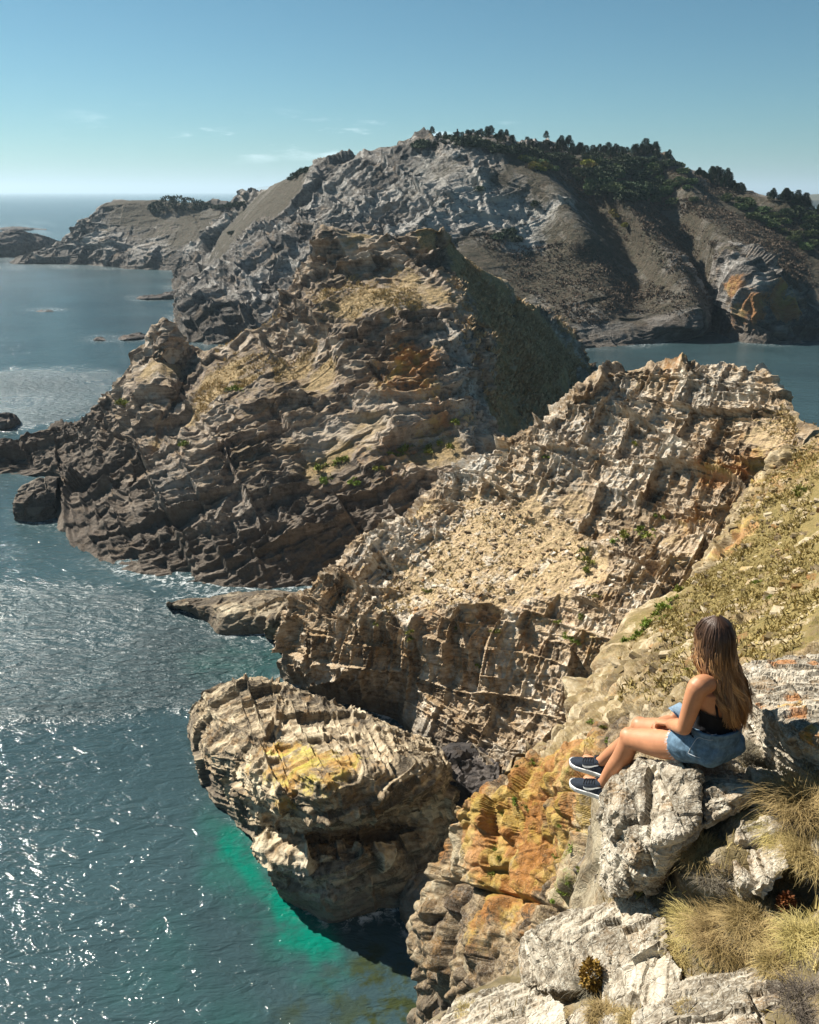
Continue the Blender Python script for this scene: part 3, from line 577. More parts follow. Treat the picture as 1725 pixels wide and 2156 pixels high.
cliff_disp = rockdisp([(.75, (1, 1, 1.5), .22, .30, .16), (.33, (1, 1, 1.4), 0.11, 0.15, 0.08), (.16, (1, 1, 1), .045, .05, .03)], big=(0.7, 4), M=rot(-30, 40, 25), patch=.2, jw=.3, jts=[((2.2, 1.8, 2.6), .42, .4, .25)], soft=.5, seed=13.3, fine=.02)
slope, SLG, SLN = loft('slope', edge_rows(slope_rows[:10], ((-.8, .8, -2.0), (-1.2, 2.6, -12)), ((4, -.6, .8), (26, -5, 7))), 700, 640, slope_disp, ROCK_SLOPE, sb, back=None, smooth_it=2, skirt=0, flip=True)
tag(slope, 'dry turf slope dotted with stones beyond the sitting woman', 'slope', kind='structure')
cliff, CFG, CFN = loft('cliff', edge_rows(slope_rows[8:], ((0.0, 1.2, -2.4), (0.4, 4, -14)), ((.8, -2.6, .3), (2.5, -5.5, .5))), 900, 700, cliff_disp, ROCK_LICHEN, cb, back=None, smooth_it=2, skirt=0, flip=True)
tag(cliff, 'orange lichened cliff dropping to the water below the sitting woman', 'cliff', kind='structure')

# ------------------------------------------------------------------ sea rock and low ledges
def flag(name, cols, nu, nv, disp, mat, blobs, label, cat, **kw):
    o, G, N = loft(name, cols, nu, nv, disp, mat, blobs, **kw); tag(o, label, cat); return o
sea_disp = rockdisp([(.3, (1.5, 1, .7), .06, .05, .03)], big=(.35, 5), M=rot(-16, -11, 20), patch=.3, jts=[((4.5, 3, 1.5), .55, .35, .25), ((1.8, 1.2, .55), .28, .2, .14), ((.8, .6, .26), .13, .09, .07)], soft=.4, seed=2.2, fine=.02)
flag('sea_rock', [
 [(406,1486,48.5),(398,1520,48),(400,1556)],
 [(445,1462,48.5),(436,1520,44.5),(436,1578,41.3),(437,1588,40.9),(440,1640,40.8),(444,1692)],
 [(500,1440,48),(490,1500,43.5),(500,1575,39.2),(503,1590,38.4),(490,1650,38.4),(478,1720)],
 [(560,1434,47.5),(555,1500,42.3),(545,1600,36.6),(545,1628,35.4),(542,1640,35.3),(540,1690,35.6),(540,1740,36.2),(545,1790)],
 [(620,1450,46),(620,1520,41),(600,1620,35.2),(591,1658,33.5),(590,1668,33.3),(592,1705,33.4),(590,1725,35.0),(580,1760,35.4),(572,1800,33.7),(590,1893)],
 [(680,1478,44.2),(690,1540,39.8),(690,1600,35),(668,1642,32.6),(666,1652,32.3),(684,1728,31.9),(687,1738,33.6),(680,1775,35.4),(645,1805,32.4),(640,1925)],
 [(740,1505,42.6),(760,1560,38.8),(755,1610,34.8),(736,1630,33.2),(735,1640,32.9),(740,1720,32.2),(743,1731,34.2),(738,1770,35.8),(720,1805,32.3),(700,1957)],
 [(800,1530,41.2),(830,1575,38),(830,1612,35.4),(816,1627,34.2),(815,1638,33.9),(818,1695,33.2),(819,1706,35.2),(812,1765,36.4),(790,1806,33),(790,1932)],
 [(860,1555,40),(890,1590,37.6),(905,1603,36.2),(910,1616,35.2),(915,1655,34.8),(910,1680,35.4),(900,1740,35.6),(890,1800,34.2),(880,1925)],
 [(905,1568,39.8),(940,1600,38),(950,1612,37.2),(955,1640,37),(960,1700,36.8),(955,1800,36),(950,1930)]],
 520, 560, sea_disp, ROCK_SEA, [(590,1590,1.9,1,.85),(650,1605,2.2,1,.95),(620,1630,2.0,1,.85),(720,1610,1.9,1,.75),(690,1650,1.7,1,.75),(540,1600,1.4,1,.6),(560,1560,1.2,1,.5),(820,1640,1.2,1,.4),(640,1860,1.6,2,.5),(700,1880,1.8,2,.4)],
 'layered sea rock with a yellow lichened sloping top beside turquoise water', 'sea rock', back=((0, 1.5, -1.2), (0, 4, -4)), smooth_it=2)
ledge_disp = rockdisp([(1.8, (1.6, 1.2, .8), .35, .35, .2), (.7, (1.6, 1.1, .6), .16, .18, .1), (.3, (1.5, 1, .6), .06, .08, .04)], big=(.5, 3), M=rot(14, -14, 20), seed=8.8, fine=.02)
flag('rock_ledge', [[(350,1272,64),(352,1278)], [(390,1262,65),(385,1275,63.5),(388,1290)], [(430,1262,65),(430,1280,62.6),(432,1318)], [(500,1250,66),(490,1272,62.4),(470,1300,60.8),(460,1346)], [(560,1242,66.5),(560,1262,62.8),(550,1300,60.6),(540,1345)], [(600,1244,66),(605,1270,62.6),(610,1300,60.8),(610,1335)], [(650,1250,65),(655,1280,62),(650,1330)]],
 260, 150, ledge_disp, ROCK_SEA, [(450,1275,2,0,.25)], 'low dark rock ledge lying in the water below the pale ridge', 'rock', back=((0, 1.5, -1), (0, 4, -4)), smooth_it=2)
flag('shore_rock', [[(558,1310,58),(556,1330,57.6),(560,1345)], [(575,1290,58.4),(570,1315,57.2),(575,1352)], [(605,1272,58.6),(595,1310,56.8),(600,1358)], [(640,1270,58),(630,1310,56.6),(630,1362)]],
 120, 110, ledge_disp, ROCK_SEA, [], 'rounded brown rock wedged against the foot of the pale ridge', 'rock', back=((0, 1.5, -1), (0, 4, -4)), smooth_it=2)
flag('shore_rock', [[(845,1880,33),(842,1910,32.4),(846,1950)], [(868,1850,33.5),(862,1895,32.2),(866,1975)], [(905,1845,33),(905,1900,31.6),(905,2000)], [(940,1865,32.6),(945,1920,31.2),(950,2010)]],
 140, 150, ledge_disp, ROCK_RIDGE, [(890,1880,1.5,2,.7)], 'pale grey boulder in the shaded gap beside the layered sea rock', 'rock', back=((0, 1.5, -1), (0, 4, -4)), smooth_it=2)
flag('shore_rock', [[(30,1062,85.8),(28,1085,84.8),(32,1102)], [(45,1032,87.2),(40,1068,85.2),(45,1106)], [(85,1012,88.6),(80,1050,86),(80,1108)], [(120,1010,89),(118,1050,86.6),(124,1096)]],
 160, 120, ledge_disp, ROCK_MID, [], 'squat dark rock standing apart off the headland foot', 'rock', back=((0, 2, -1), (0, 5, -4)), smooth_it=2)
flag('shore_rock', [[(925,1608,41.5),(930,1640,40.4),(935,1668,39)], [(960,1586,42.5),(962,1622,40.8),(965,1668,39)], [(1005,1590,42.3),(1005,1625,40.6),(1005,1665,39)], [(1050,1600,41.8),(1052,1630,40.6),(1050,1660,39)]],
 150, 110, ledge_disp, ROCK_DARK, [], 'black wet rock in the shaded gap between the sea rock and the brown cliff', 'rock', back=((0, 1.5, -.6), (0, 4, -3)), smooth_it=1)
far_disp = rockdisp([(2.4, (1.4, 1.1, .8), .5, .5, .3), (1.0, (1.4, 1, .7), .25, .25, .15)], big=(.9, 5), seed=4.4)
def islet(pts, label, name='islet'):
    cols = []
    for (px, top, base) in pts:
        Yb = at(px, base)[1]
        cols.append([(px, top, Yb * 1.03), (px, (top + base) / 2, Yb * 1.012), (px, base)])
    flag(name, cols, max(60, int((pts[-1][0] - pts[0][0]) * 1.6)), 46, far_disp, ROCK_DARK, [], label, 'rock', back=((0, 3, -1.5), (0, 7, -5)), smooth_it=1, skirt=1.5)
islet([(-40,872,905),(0,872,912),(20,872,908),(38,884,898),(44,894,896)], 'flat dark rock in the water beyond the headland tip')
islet([(190,715,718),(205,709,721),(218,711,721),(227,717,719)], 'smallest dark rock in the bay beside a longer one')
islet([(245,712,718),(260,704,721),(285,702,720),(302,704,717),(312,712,714)], 'long dark humped rock in the bay beside the pinnacle')
islet([(66,655,657),(85,652,659),(110,652,659),(120,655,657)], 'thin flat dark rock awash in the open bay')
islet([(284,628,631),(305,621,634),(330,619,634),(360,612,632),(385,612,628)], 'dark spit of rocks below the far cliff')
islet([(-60,490,543),(0,487,543),(40,484,542),(70,492,540),(100,498,538),(128,510,530)], 'large dark rock mass off the low headland')
islet([(0,480,486),(30,477,487),(62,479,486),(75,481,484),(98,482,485)], 'row of distant dark rocks at the edge of open sea')
islet([(-10,1166,1176),(5,1163,1178),(25,1166,1174),(42,1170,1172)], 'reddish rock just breaking the surface')

# pinnacle on the left spur of the headland
def lump(name, center, size, rotz, mat, disp, label, cat, n=90, tilt=0):
    """closed rounded block, sides worn by disp"""
    u = np.linspace(0, 2 * math.pi, n * 2, endpoint=False); v = np.linspace(-math.pi / 2, math.pi / 2, n)
    V, U = np.meshgrid(v, u, indexing='ij')
    e = 0.55
    sg = lambda a: np.sign(a) * np.abs(a) ** e
    D = np.stack([sg(np.cos(V)) * sg(np.cos(U)), sg(np.cos(V)) * sg(np.sin(U)), sg(np.sin(V))], -1).reshape(-1, 3)
    M = rot(tilt, 0, rotz)
    P = (D * np.array(size)) @ M.T + np.array(center)
    N = D / np.array(size); N = (N / np.linalg.norm(N, axis=1, keepdims=True)) @ M.T
    Z = np.zeros((len(P), 4), np.float32); Q, r = disp(P, N, Z); Z[:, 3] = r
    i = np.arange(n * n * 2).reshape(n, n * 2); j = np.roll(i, -1, axis=1)
    q = np.stack([i[:-1], j[:-1], j[1:], i[1:]], -1).reshape(-1, 4)
    o = bpy.data.objects.new(name, mesh_from(name, Q, q, mat, False, {'zone': Z})); COL.objects.link(o)
    return tag(o, label, cat)
pin_disp = rockdisp([(2.0, (1, 1, 1.3), .9, .8, .4), (.8, (1, 1, 1.2), .4, .4, .2)], big=(.9, 3), seed=1.1)
pc = at(345, 745, 112)
pin = loft('rock_pinnacle', [[(308,735,112),(306,760,111.6),(300,790,111)], [(318,708,112.6),(320,740,111),(315,790,110)], [(332,690,113),(335,735,110.6),(335,795,109)], [(342,672,113),(350,728,110.4),(355,795,109)], [(352,676,113.4),(365,735,110.8),(370,795,109.6)], [(372,712,113),(380,748,111.6),(385,790,110.5)], [(383,745,113),(388,765,112),(390,785,111.5)]],
   130, 130, pin_disp, ROCK_MID, [(345,720,3,1,.2)], back=((0, 2, -.8), (0, 4.5, -4), (0, 6, -9)), smooth_it=1)[0]
tag(pin, 'jagged rock pinnacle on the left spur of the headland', 'rock pinnacle')
make_sea()
# ------------------------------------------------------------------ the ledge in front: ground and boulders
ROCK_BOULDER = make_rock('boulder_stone', (0.17, 0.14, 0.10), (0.36, 0.31, 0.235), (0.55, 0.49, 0.39), s=0.16, tide=0, speck=0.6, pale=(0.60, 0.575, 0.49), bump=0.7, rust=0.45, strata=0.55, orange=(0.48, 0.19, 0.02), M=(R(10), R(-12), 0))
GROUND_EARTH = make_rock('dry_earth', (0.10, 0.08, 0.05), (0.20, 0.16, 0.10), (0.33, 0.28, 0.19), s=0.16, tide=0, speck=0.15, bump=0.6, rust=0.3, grass=((0.20, 0.155, 0.07), (0.12, 0.095, 0.04)), top_grass=0.8)
ground_rows = [
 [('x',1.6,7.6,22.5),('x',3.2,7.8,24.0),('x',5.5,7.6,25.6),('x',9,7.4,27.6),('x',26,8,32)],
 [(1330,1650,4.6),(1480,1610,4.5),(1620,1590,4.3),(1760,1570,4.2),(2100,1520,4.0)],
 [(1310,1720,3.95),(1480,1665,3.85),(1620,1640,3.75),(1760,1625,3.5),(2100,1580,3.3)],
 [(1275,1890,3.66),(1400,1850,3.5),(1500,1790,3.16),(1640,1760,3.18),(1900,1740,3.0)],
 [(1150,2010,3.75),(1280,2000,3.4),(1420,1960,3.15),(1560,1920,3.0),(1700,1890,2.95),(1900,1870,2.8)],
 [(1000,2100,3.55),(1150,2110,3.3),(1300,2100,3.0),(1450,2070,2.85),(1600,2040,2.7),(1750,2020,2.55),(1900,2000,2.4)],
 [(900,2170,3.3),(1100,2200,2.9),(1300,2200,2.6),(1500,2180,2.4),(1700,2160,2.25),(1900,2150,2.1)],
 [(950,2330,2.7),(1300,2360,2.15),(1600,2340,1.95),(1900,2330,1.7)],
 [(1000,2600,2.0),(1300,2700,1.5),(1600,2700,1.3),(1900,2700,1.1)],
 [('x',.05,.4,30.3),('x',.5,.3,30.4),('x',1.2,.2,30.5),('x',2.4,0,30.6)],
 [('x',-.1,-2.2,30.5),('x',.8,-2.4,30.6),('x',1.8,-2.5,30.7),('x',3.5,-2.6,31)]]
ground_rows = [r if i == 0 else list(r) + [np.array(pt(r[-1])) + np.array((3, -.1, .5)), np.array(pt(r[-1])) + np.array((20, -.5, 5))] for i, r in enumerate(ground_rows)]
ground, GRG, GRN = loft('ground', edge_rows(ground_rows, ((-.12, .3, -.7), (-.3, .9, -4), (-.4, 2.2, -16))), 640, 460,
    rockdisp([(.3, (1, 1, 1), .07, .05, .02), (.12, (1, 1, 1), .03, .025, .01), (.05, (1, 1, 1), .012, .012, .004)], big=(.08, .8), seed=31.0, fine=.01), GROUND_EARTH, [], back=None, smooth_it=2, skirt=0, flip=True)
tag(ground, 'dry stony ground of the ledge in the foreground', 'ground', kind='structure')

def eval_mesh(o):
    dg = bpy.context.evaluated_depsgraph_get(); dg.update()
    ev = o.evaluated_get(dg); me = bpy.data.meshes.new_from_object(ev); return me
def remesh(bm, voxel, smooth=0, factor=0.5):
    """one continuous skin round everything in bm"""
    me = bpy.data.meshes.new('tmp'); bm.to_mesh(me); bm.free()
    o = bpy.data.objects.new('tmp', me); COL.objects.link(o)
    m = o.modifiers.new('r', 'REMESH'); m.mode = 'VOXEL'; m.voxel_size = voxel
    if smooth:
        s = o.modifiers.new('s', 'SMOOTH'); s.iterations = smooth; s.factor = factor
    out = eval_mesh(o); bpy.data.objects.remove(o); bpy.data.meshes.remove(me)
    return out
def mesh_np(me):
    n = len(me.vertices); co = np.empty(n * 3, np.float32); me.vertices.foreach_get('co', co)
    no = np.empty(n * 3, np.float32); me.vertices.foreach_get('normal', no)
    return co.reshape(-1, 3).astype(float), no.reshape(-1, 3).astype(float)
BOUL = []
def boulder(pts, label, drop=(0.05, 0.12, -0.45), voxel=0.011, orange=(), amp=1.0, M=rot(12, -14, 0), mat=None, name='boulder'):
    bm = bmesh.new(); P = [pt(p) for p in pts]; c = np.mean(P, 0)
    for p in P:
        bm.verts.new(p); bm.verts.new(c + (p - c) * 0.94 + np.array(drop))
    bmesh.ops.convex_hull(bm, input=bm.verts[:])
    for v in [v for v in bm.verts if not v.link_faces]: bm.verts.remove(v)
    me = remesh(bm, voxel * (1 if DENS >= .8 else 1.6), 1, 0.5)
    V, N = mesh_np(me)
    Z = np.zeros((len(V), 4), np.float32)
    px, py = project(V); vis = np.linalg.norm(V - EYE, axis=1)
    for (bx, by, r, st) in orange:
        sc = (px - bx) ** 2 + (py - by) ** 2 + (vis * 30) ** 2 * 0.02
        k = int(np.argmin(sc)); d = np.linalg.norm(V - V[k], axis=1) + fbm(V, r * .6, 3) * r
        Z[:, 1] = np.maximum(Z[:, 1], st * np.clip(1.25 - d / r, 0, 1))
    f = rockdisp([(.07, (1.8, 1.3, .7), .008, .007, .004)], big=(.022 * amp, .5), M=M, strata=(.045, .012), patch=.5, jts=[((.42, .34, .20), .05 * amp, .04 * amp, .02 * amp), ((.17, .14, .08), .018 * amp, .014 * amp, .010 * amp)], seed=V.mean() * 7, fine=.006)
    d_, r = f(V, N, Z, np.full(len(V), voxel * .8)); Q = V + N * d_[:, None]; Z[:, 3] = r
    me.vertices.foreach_set('co', Q.astype(np.float32).ravel())
    a = me.color_attributes.new('zone', 'FLOAT_COLOR', 'POINT'); a.data.foreach_set('color', Z.ravel())
    me.materials.clear(); me.materials.append(mat or ROCK_BOULDER); me.update()
    o = bpy.data.objects.new(name, me); COL.objects.link(o); me.name = name
    BOUL.append(o)
    return tag(o, label, 'boulder')
boulder([(1347,1590,3.781),(1450,1608,3.633),(1472,1640,3.486),(1468,1735,3.260),(1400,1768,3.201),(1342,1787,3.241),(1284,1662,3.683),(1286,1720,3.535),(1268,1860,3.535),(1287,1884,3.437),(1365,1868,3.300),(1402,1835,3.260)],
        'white lichened boulder the woman sits on with her leg against it', drop=(0.05, 0.35, -0.35))
boulder([(1478,1632,3.614),(1500,1606,3.781),(1600,1612,3.781),(1650,1628,3.614),(1600,1668,3.388),(1560,1674,3.319),(1480,1690,3.358),(1482,1745,3.300),(1555,1712,3.319)],
        'brown grey slab behind the seat boulder with a dark hollow under it', drop=(0.03, 0.3, -0.2))
boulder([(1557,1704,3.4),(1600,1692,3.5),(1650,1698,3.45),(1642,1742,3.2),(1665,1826,2.95),(1597,1896,2.9),(1544,1861,3.05),(1558,1752,3.25)],
        'pale wedge shaped block standing below the dark hollow', drop=(0.1, 0.3, -0.25))
boulder([(1566,1398,4.6),(1640,1386,4.75),(1820,1365,4.95),(1569,1471,3.95),(1610,1511,3.7),(1725,1551,3.3),(1860,1560,3.1),(1616,1595,3.75),(1650,1613,3.65),(1725,1613,3.4),(1870,1620,3.2)],
        'broad grey slab with orange lichen patches beside the woman', drop=(0.1, 0.25, -0.4), orange=[(1640,1398,.16,1),(1665,1460,.07,.8),(1600,1480,.05,.8),(1660,1485,.10,.95),(1690,1500,.08,.9),(1700,1535,.09,1),(1715,1400,.07,.8),(1640,1420,.05,.7),(1620,1450,.04,.7),(1710,1475,.06,.8),(1590,1420,.04,.7)], amp=.8)
boulder([(1102,1966,3.6),(1162,1928,3.75),(1357,1878,3.5),(1407,1951,3.15),(1412,1990,3.02),(1225,2005,3.3),(1207,2088,3.15),(1112,2082,3.35)],
        'large sloping white slab below the seat boulder', drop=(0.05, 0.2, -0.5), amp=.8)
boulder([(1278,2002,3.12),(1408,1992,2.99),(1440,2040,2.85),(1425,2125,2.7),(1283,2128,2.83)],
        'grey block right of the red brown plant', drop=(0.05, 0.2, -0.5), amp=.8)
boulder([(885,2162,3.2),(977,2098,3.45),(1097,2073,3.3),(1190,2106,3.0),(1205,2210,2.65),(930,2300,2.7)],
        'low grey slab at the cliff brink with thin grass on it', drop=(0.0, 0.2, -0.5), amp=.7)
boulder([(1340,2141,2.45),(1437,2058,2.8),(1562,2033,2.8),(1642,2073,2.5),(1660,2220,2.15),(1330,2260,2.2)],
        'flat grey slab under the large golden grass tussock', drop=(0.05, 0.2, -0.4), amp=.7)
boulder([(1225,2120,2.95),(1290,2128,2.8),(1340,2150,2.55),(1320,2240,2.3),(1180,2240,2.6),(1190,2150,2.9)],
        'small rusty block at the bottom beside the red brown plant', drop=(0.05, 0.2, -0.4), amp=.7)
# ------------------------------------------------------------------ the sitting woman
def mat_simple(name, col, rough=0.7, spec=0.3, var=0.0, vscale=20, sss=0.0, sheen=0.0, bump=0.0, bscale=200):
    m = bpy.data.materials.new(name); m.use_nodes = True; nt = m.node_tree; bs = nt.nodes['Principled BSDF']
    bs.inputs['Roughness'].default_value = rough; bs.inputs['Specular IOR Level'].default_value = spec
    g = nd(nt, 'ShaderNodeNewGeometry')
    n = noise(nt, g.outputs['Position'], vscale, 4, 0.6)
    c = mix(nt, sstep(nt, n, 0.3, 0.7), tuple(x * (1 - var) for x in col), tuple(min(1, x * (1 + var)) for x in col))
    nt.links.new(c, bs.inputs['Base Color'])
    if sss: bs.inputs['Subsurface Weight'].default_value = sss; bs.inputs['Subsurface Radius'].default_value = (0.02, 0.008, 0.004); bs.inputs['Subsurface Scale'].default_value = 0.5
    if sheen: bs.inputs['Sheen Weight'].default_value = sheen
    if bump:
        nb = noise(nt, g.outputs['Position'], bscale, 3, 0.6)
        bp = nd(nt, 'ShaderNodeBump', ins={'Strength': bump, 'Distance': 0.004}); nt.links.new(nb, bp.inputs['Height']); nt.links.new(bp.outputs[0], bs.inputs['Normal'])
    return m
SKIN = mat_simple('skin', (0.45, 0.205, 0.105), 0.5, 0.4, 0.10, 14, sss=0.12)
DENIM = mat_simple('denim', (0.11, 0.185, 0.26), 0.85, 0.2, 0.32, 30, bump=0.5, bscale=260)
DENIM_PALE = mat_simple('pale_denim', (0.30, 0.42, 0.54), 0.85, 0.2, 0.2, 40, bump=0.4, bscale=300)
THREAD = mat_simple('thread', (0.52, 0.56, 0.60), 0.9, 0.1)
BLACK = mat_simple('black_jersey', (0.008, 0.008, 0.010), 0.85, 0.2, 0.1)
SHOE = mat_simple('navy_knit', (0.020, 0.027, 0.040), 0.85, 0.2, 0.3, 120, bump=0.5, bscale=500)
WHITE = mat_simple('white_rubber', (0.72, 0.72, 0.70), 0.5, 0.4, 0.04)
def V3(*a): return np.array(a, float)
def nrm(v): return v / np.linalg.norm(v)
UP = V3(0, 0, 1)
FW = nrm(V3(-.52, .854, 0)); RT = nrm(V3(.854, .52, 0))          # chest
HF = nrm(V3(-.20, .98, 0)); HRT = nrm(V3(.98, .20, 0))            # face
def ring(c, a, b, da, db, n=20, e=1.0):
    t = np.linspace(0, 2 * math.pi, n, endpoint=False)
    ct, st = np.cos(t), np.sin(t)
    if e != 1: ct = np.sign(ct) * abs(ct) ** e; st = np.sign(st) * abs(st) ** e
    return c + np.outer(ct * a, da) + np.outer(st * b, db)
def sections(bm, rings, cap=True):
    vs = [[bm.verts.new(p) for p in r] for r in rings]; n = len(vs[0])
    for a, b in zip(vs[:-1], vs[1:]):
        for i in range(n): bm.faces.new((a[i], a[(i + 1) % n], b[(i + 1) % n], b[i]))
    if cap: bm.faces.new(vs[0][::-1]); bm.faces.new(vs[-1])
def frame_of(d):
    d = nrm(d); h = V3(0, 0, 1) if abs(d[2]) < 0.9 else V3(1, 0, 0)
    s = nrm(np.cross(d, h)); return s, np.cross(s, d)
def limb(bm, pts, rad, n=16, caps=True, flat=1.0, steps=6):
    """rounded tapering tube through pts"""
    P = crom(np.array(pts, float), (len(pts) - 1) * steps + 1); r = np.interp(np.linspace(0, len(pts) - 1, len(P)), range(len(pts)), rad)
    T = np.gradient(P, axis=0); R_ = []
    s, u = frame_of(T[0])
    for p, t, q in zip(P, T, r):
        t = nrm(t); s = nrm(s - t * np.dot(s, t)); u = np.cross(t, s); R_.append(ring(p, q, q * flat, s, u, n))
    if caps:
        t0 = nrm(T[0]); t1 = nrm(T[-1]); a0, a1 = [], []
        for k in (0.35, 0.75, 0.95):
            w = math.sqrt(1 - k * k)
            a0.insert(0, P[0] - t0 * r[0] * k + (R_[0] - P[0]) * w); a1.append(P[-1] + t1 * r[-1] * k + (R_[-1] - P[-1]) * w)
        R_ = a0 + R_ + a1
    sections(bm, R_)
def ellipsoid(bm, c, a, b, d, ax=RT, ay=FW, az=UP, n=20, m=12):
    rs = []
    for k in range(1, m):
        t = math.pi * k / m; rs.append(c + az * (-math.cos(t) * d) + (ring(V3(0, 0, 0), a, b, ax, ay, n)) * math.sin(t))
    sections(bm, rs)
person = bpy.data.objects.new('person', None); COL.objects.link(person)
PEL = at(1500, 1554, 3.62); WAI = at(1508, 1518, 3.63); CHE = at(1505, 1465, 3.64); NEC = at(1505, 1420, 3.66); HEA = at(1504, 1347, 3.70)
person.location = tuple(PEL - UP * .12)
tag(person, 'woman with long brown hair, black top and denim shorts, sitting on the white boulder', 'person')
def pchild(name, me, mat=None, parent=None, smooth=True):
    o = bpy.data.objects.new(name, me); COL.objects.link(o); me.name = name
    if mat: me.materials.clear(); me.materials.append(mat)
    if smooth: me.polygons.foreach_set('use_smooth', np.ones(len(me.polygons), bool)); me.update()
    par = parent or person
    o.parent = par
    if par is person: o.matrix_parent_inverse = Matrix.Translation(person.location).inverted()
    return o
def pbm(name, bm, mat, parent=None, smooth=True):
    me = bpy.data.meshes.new(name); bmesh.ops.recalc_face_normals(bm, faces=bm.faces[:]); bm.to_mesh(me); bm.free()
    return pchild(name, me, mat, parent, smooth)
HL = PEL - RT * .074 - UP * .012; HR = PEL + RT * .074 - UP * .012
KL = at(1327, 1556, 3.92); KR = at(1350, 1533, 4.08); AL = at(1272, 1649, 4.05); AR = at(1268, 1603, 4.32)
SL = at(1471, 1447, 3.54); SR = at(1543, 1410, 3.78); EL = at(1441, 1533, 3.55); WL = at(1412, 1524, 3.72); ER = at(1497, 1475, 4.02); WR = at(1418, 1510, 3.94)
bm = bmesh.new()
sections(bm, [ring(PEL - UP * .09, .08, .06, RT, FW), ring(PEL - UP * .07, .13, .09, RT, FW), ring(PEL - UP * .02, .146, .105, RT, FW), ring(PEL + UP * .04, .134, .098, RT, FW), ring(WAI + UP * .02, .118, .085, RT, FW),
              ring((WAI + CHE) / 2 + UP * .01, .122, .09, RT, FW), ring(CHE + FW * .01, .138, .098, RT, FW), ring(CHE + UP * .06, .145, .09, RT, FW), ring(NEC - UP * .035, .125, .066, RT, FW), ring(NEC + UP * .0, .07, .055, RT, FW), ring(NEC + UP * .02, .05, .05, RT, FW)])
limb(bm, [SL + RT * .06, SL, SL * .5 + EL * .5 - RT * .004, EL], [.045, .050, .041, .034]); limb(bm, [EL, EL * .65 + WL * .35, WL], [.035, .036, .024])
limb(bm, [SR - RT * .06, SR, SR * .5 + ER * .5, ER], [.045, .049, .040, .034]); limb(bm, [ER, ER * .65 + WR * .35, WR], [.035, .036, .024])
for Hh, K, A in ((HL, KL, AL), (HR, KR, AR)):
    mid = Hh * .5 + K * .5 - UP * .012
    limb(bm, [Hh, mid, K * .88 + Hh * .12, K], [.083, .076, .059, .052], 22)
    ellipsoid(bm, K + UP * .012 + FW * .008, .05, .05, .048)
    c = K * .68 + A * .32 - FW * .016
    limb(bm, [K, c, K * .3 + A * .7, A], [.051, .054, .040, .033], 20)
    limb(bm, [A, A + FW * .05 - UP * .04, A + FW * .13 - UP * .06], [.033, .032, .026])
for s in (-1, 1): ellipsoid(bm, PEL + RT * s * .066 - FW * .035 - UP * .028, .075, .078, .066)
limb(bm, [NEC - UP * .03, NEC + UP * .05, HEA - UP * .06], [.056, .047, .048])
ellipsoid(bm, HEA - HF * .008, .072, .094, .112, HRT, HF); ellipsoid(bm, HEA + HF * .03 - UP * .045, .058, .062, .070, HRT, HF)
ellipsoid(bm, HEA + HF * .066 - UP * .092, .024, .022, .018, HRT, HF)                                   # chin
limb(bm, [HEA + HF * .083 + UP * .005, HEA + HF * .103 - UP * .028], [.009, .013]); ellipsoid(bm, HEA + HF * .092 - UP * .062, .022, .010, .008, HRT, HF)   # nose, lips
for s in (-1, 1):
    ellipsoid(bm, HEA + HRT * s * .074 - HF * .005 - UP * .012, .008, .018, .030, HRT, HF); ellipsoid(bm, HEA + HRT * s * .032 + HF * .082 + UP * .018, .024, .010, .008, HRT, HF)  # ears, brows
def hand(bm, W_, d, side, curl):
    """palm with four bent fingers of different lengths and a thumb from the side of the palm"""
    d = nrm(d); lat = nrm(np.cross(UP, d)); nn = nrm(np.cross(d, lat))
    limb(bm, [W_, W_ + d * .04, W_ + d * .078], [.024, .034, .036], 16, True, .45)
    for k, L in enumerate((.062, .073, .068, .053)):
        o = (k - 1.5) * .0185
        b0 = W_ + d * .078 + lat * o; L1, L2, L3 = L * .45, L * .32, L * .25
        a = curl; p1 = b0 + (d * math.cos(a * .5) - nn * math.sin(a * .5)) * L1
        p2 = p1 + (d * math.cos(a) - nn * math.sin(a)) * L2; p3 = p2 + (d * math.cos(a * 1.45) - nn * math.sin(a * 1.45)) * L3
        limb(bm, [b0 - d * .012, p1, p2, p3], [.0088, .0084, .0078, .0064], 10)
    t0 = W_ + d * .028 + lat * side * .026
    limb(bm, [t0, t0 + d * .026 + lat * side * .018 - nn * .006, t0 + d * .055 + lat * side * .018 - nn * .014], [.012, .0095, .0075], 10)
hand(bm, WL, at(1390, 1519, 3.82) - WL, -1, .8); hand(bm, WR, at(1395, 1520, 3.90) - WR, 1, .8)
body = pchild('body', remesh(bm, .0045 if DENS >= .8 else .008, 11, .5), SKIN)
for s in (-1, 1):
    bm = bmesh.new(); ellipsoid(bm, HEA + HRT * s * .032 + HF * .083 + UP * .002, .013, .010, .009, HRT, HF, n=12, m=8)
    pbm('eye', bm, mat_simple('eye_white', (0.5, 0.48, 0.45), 0.2, 0.5))
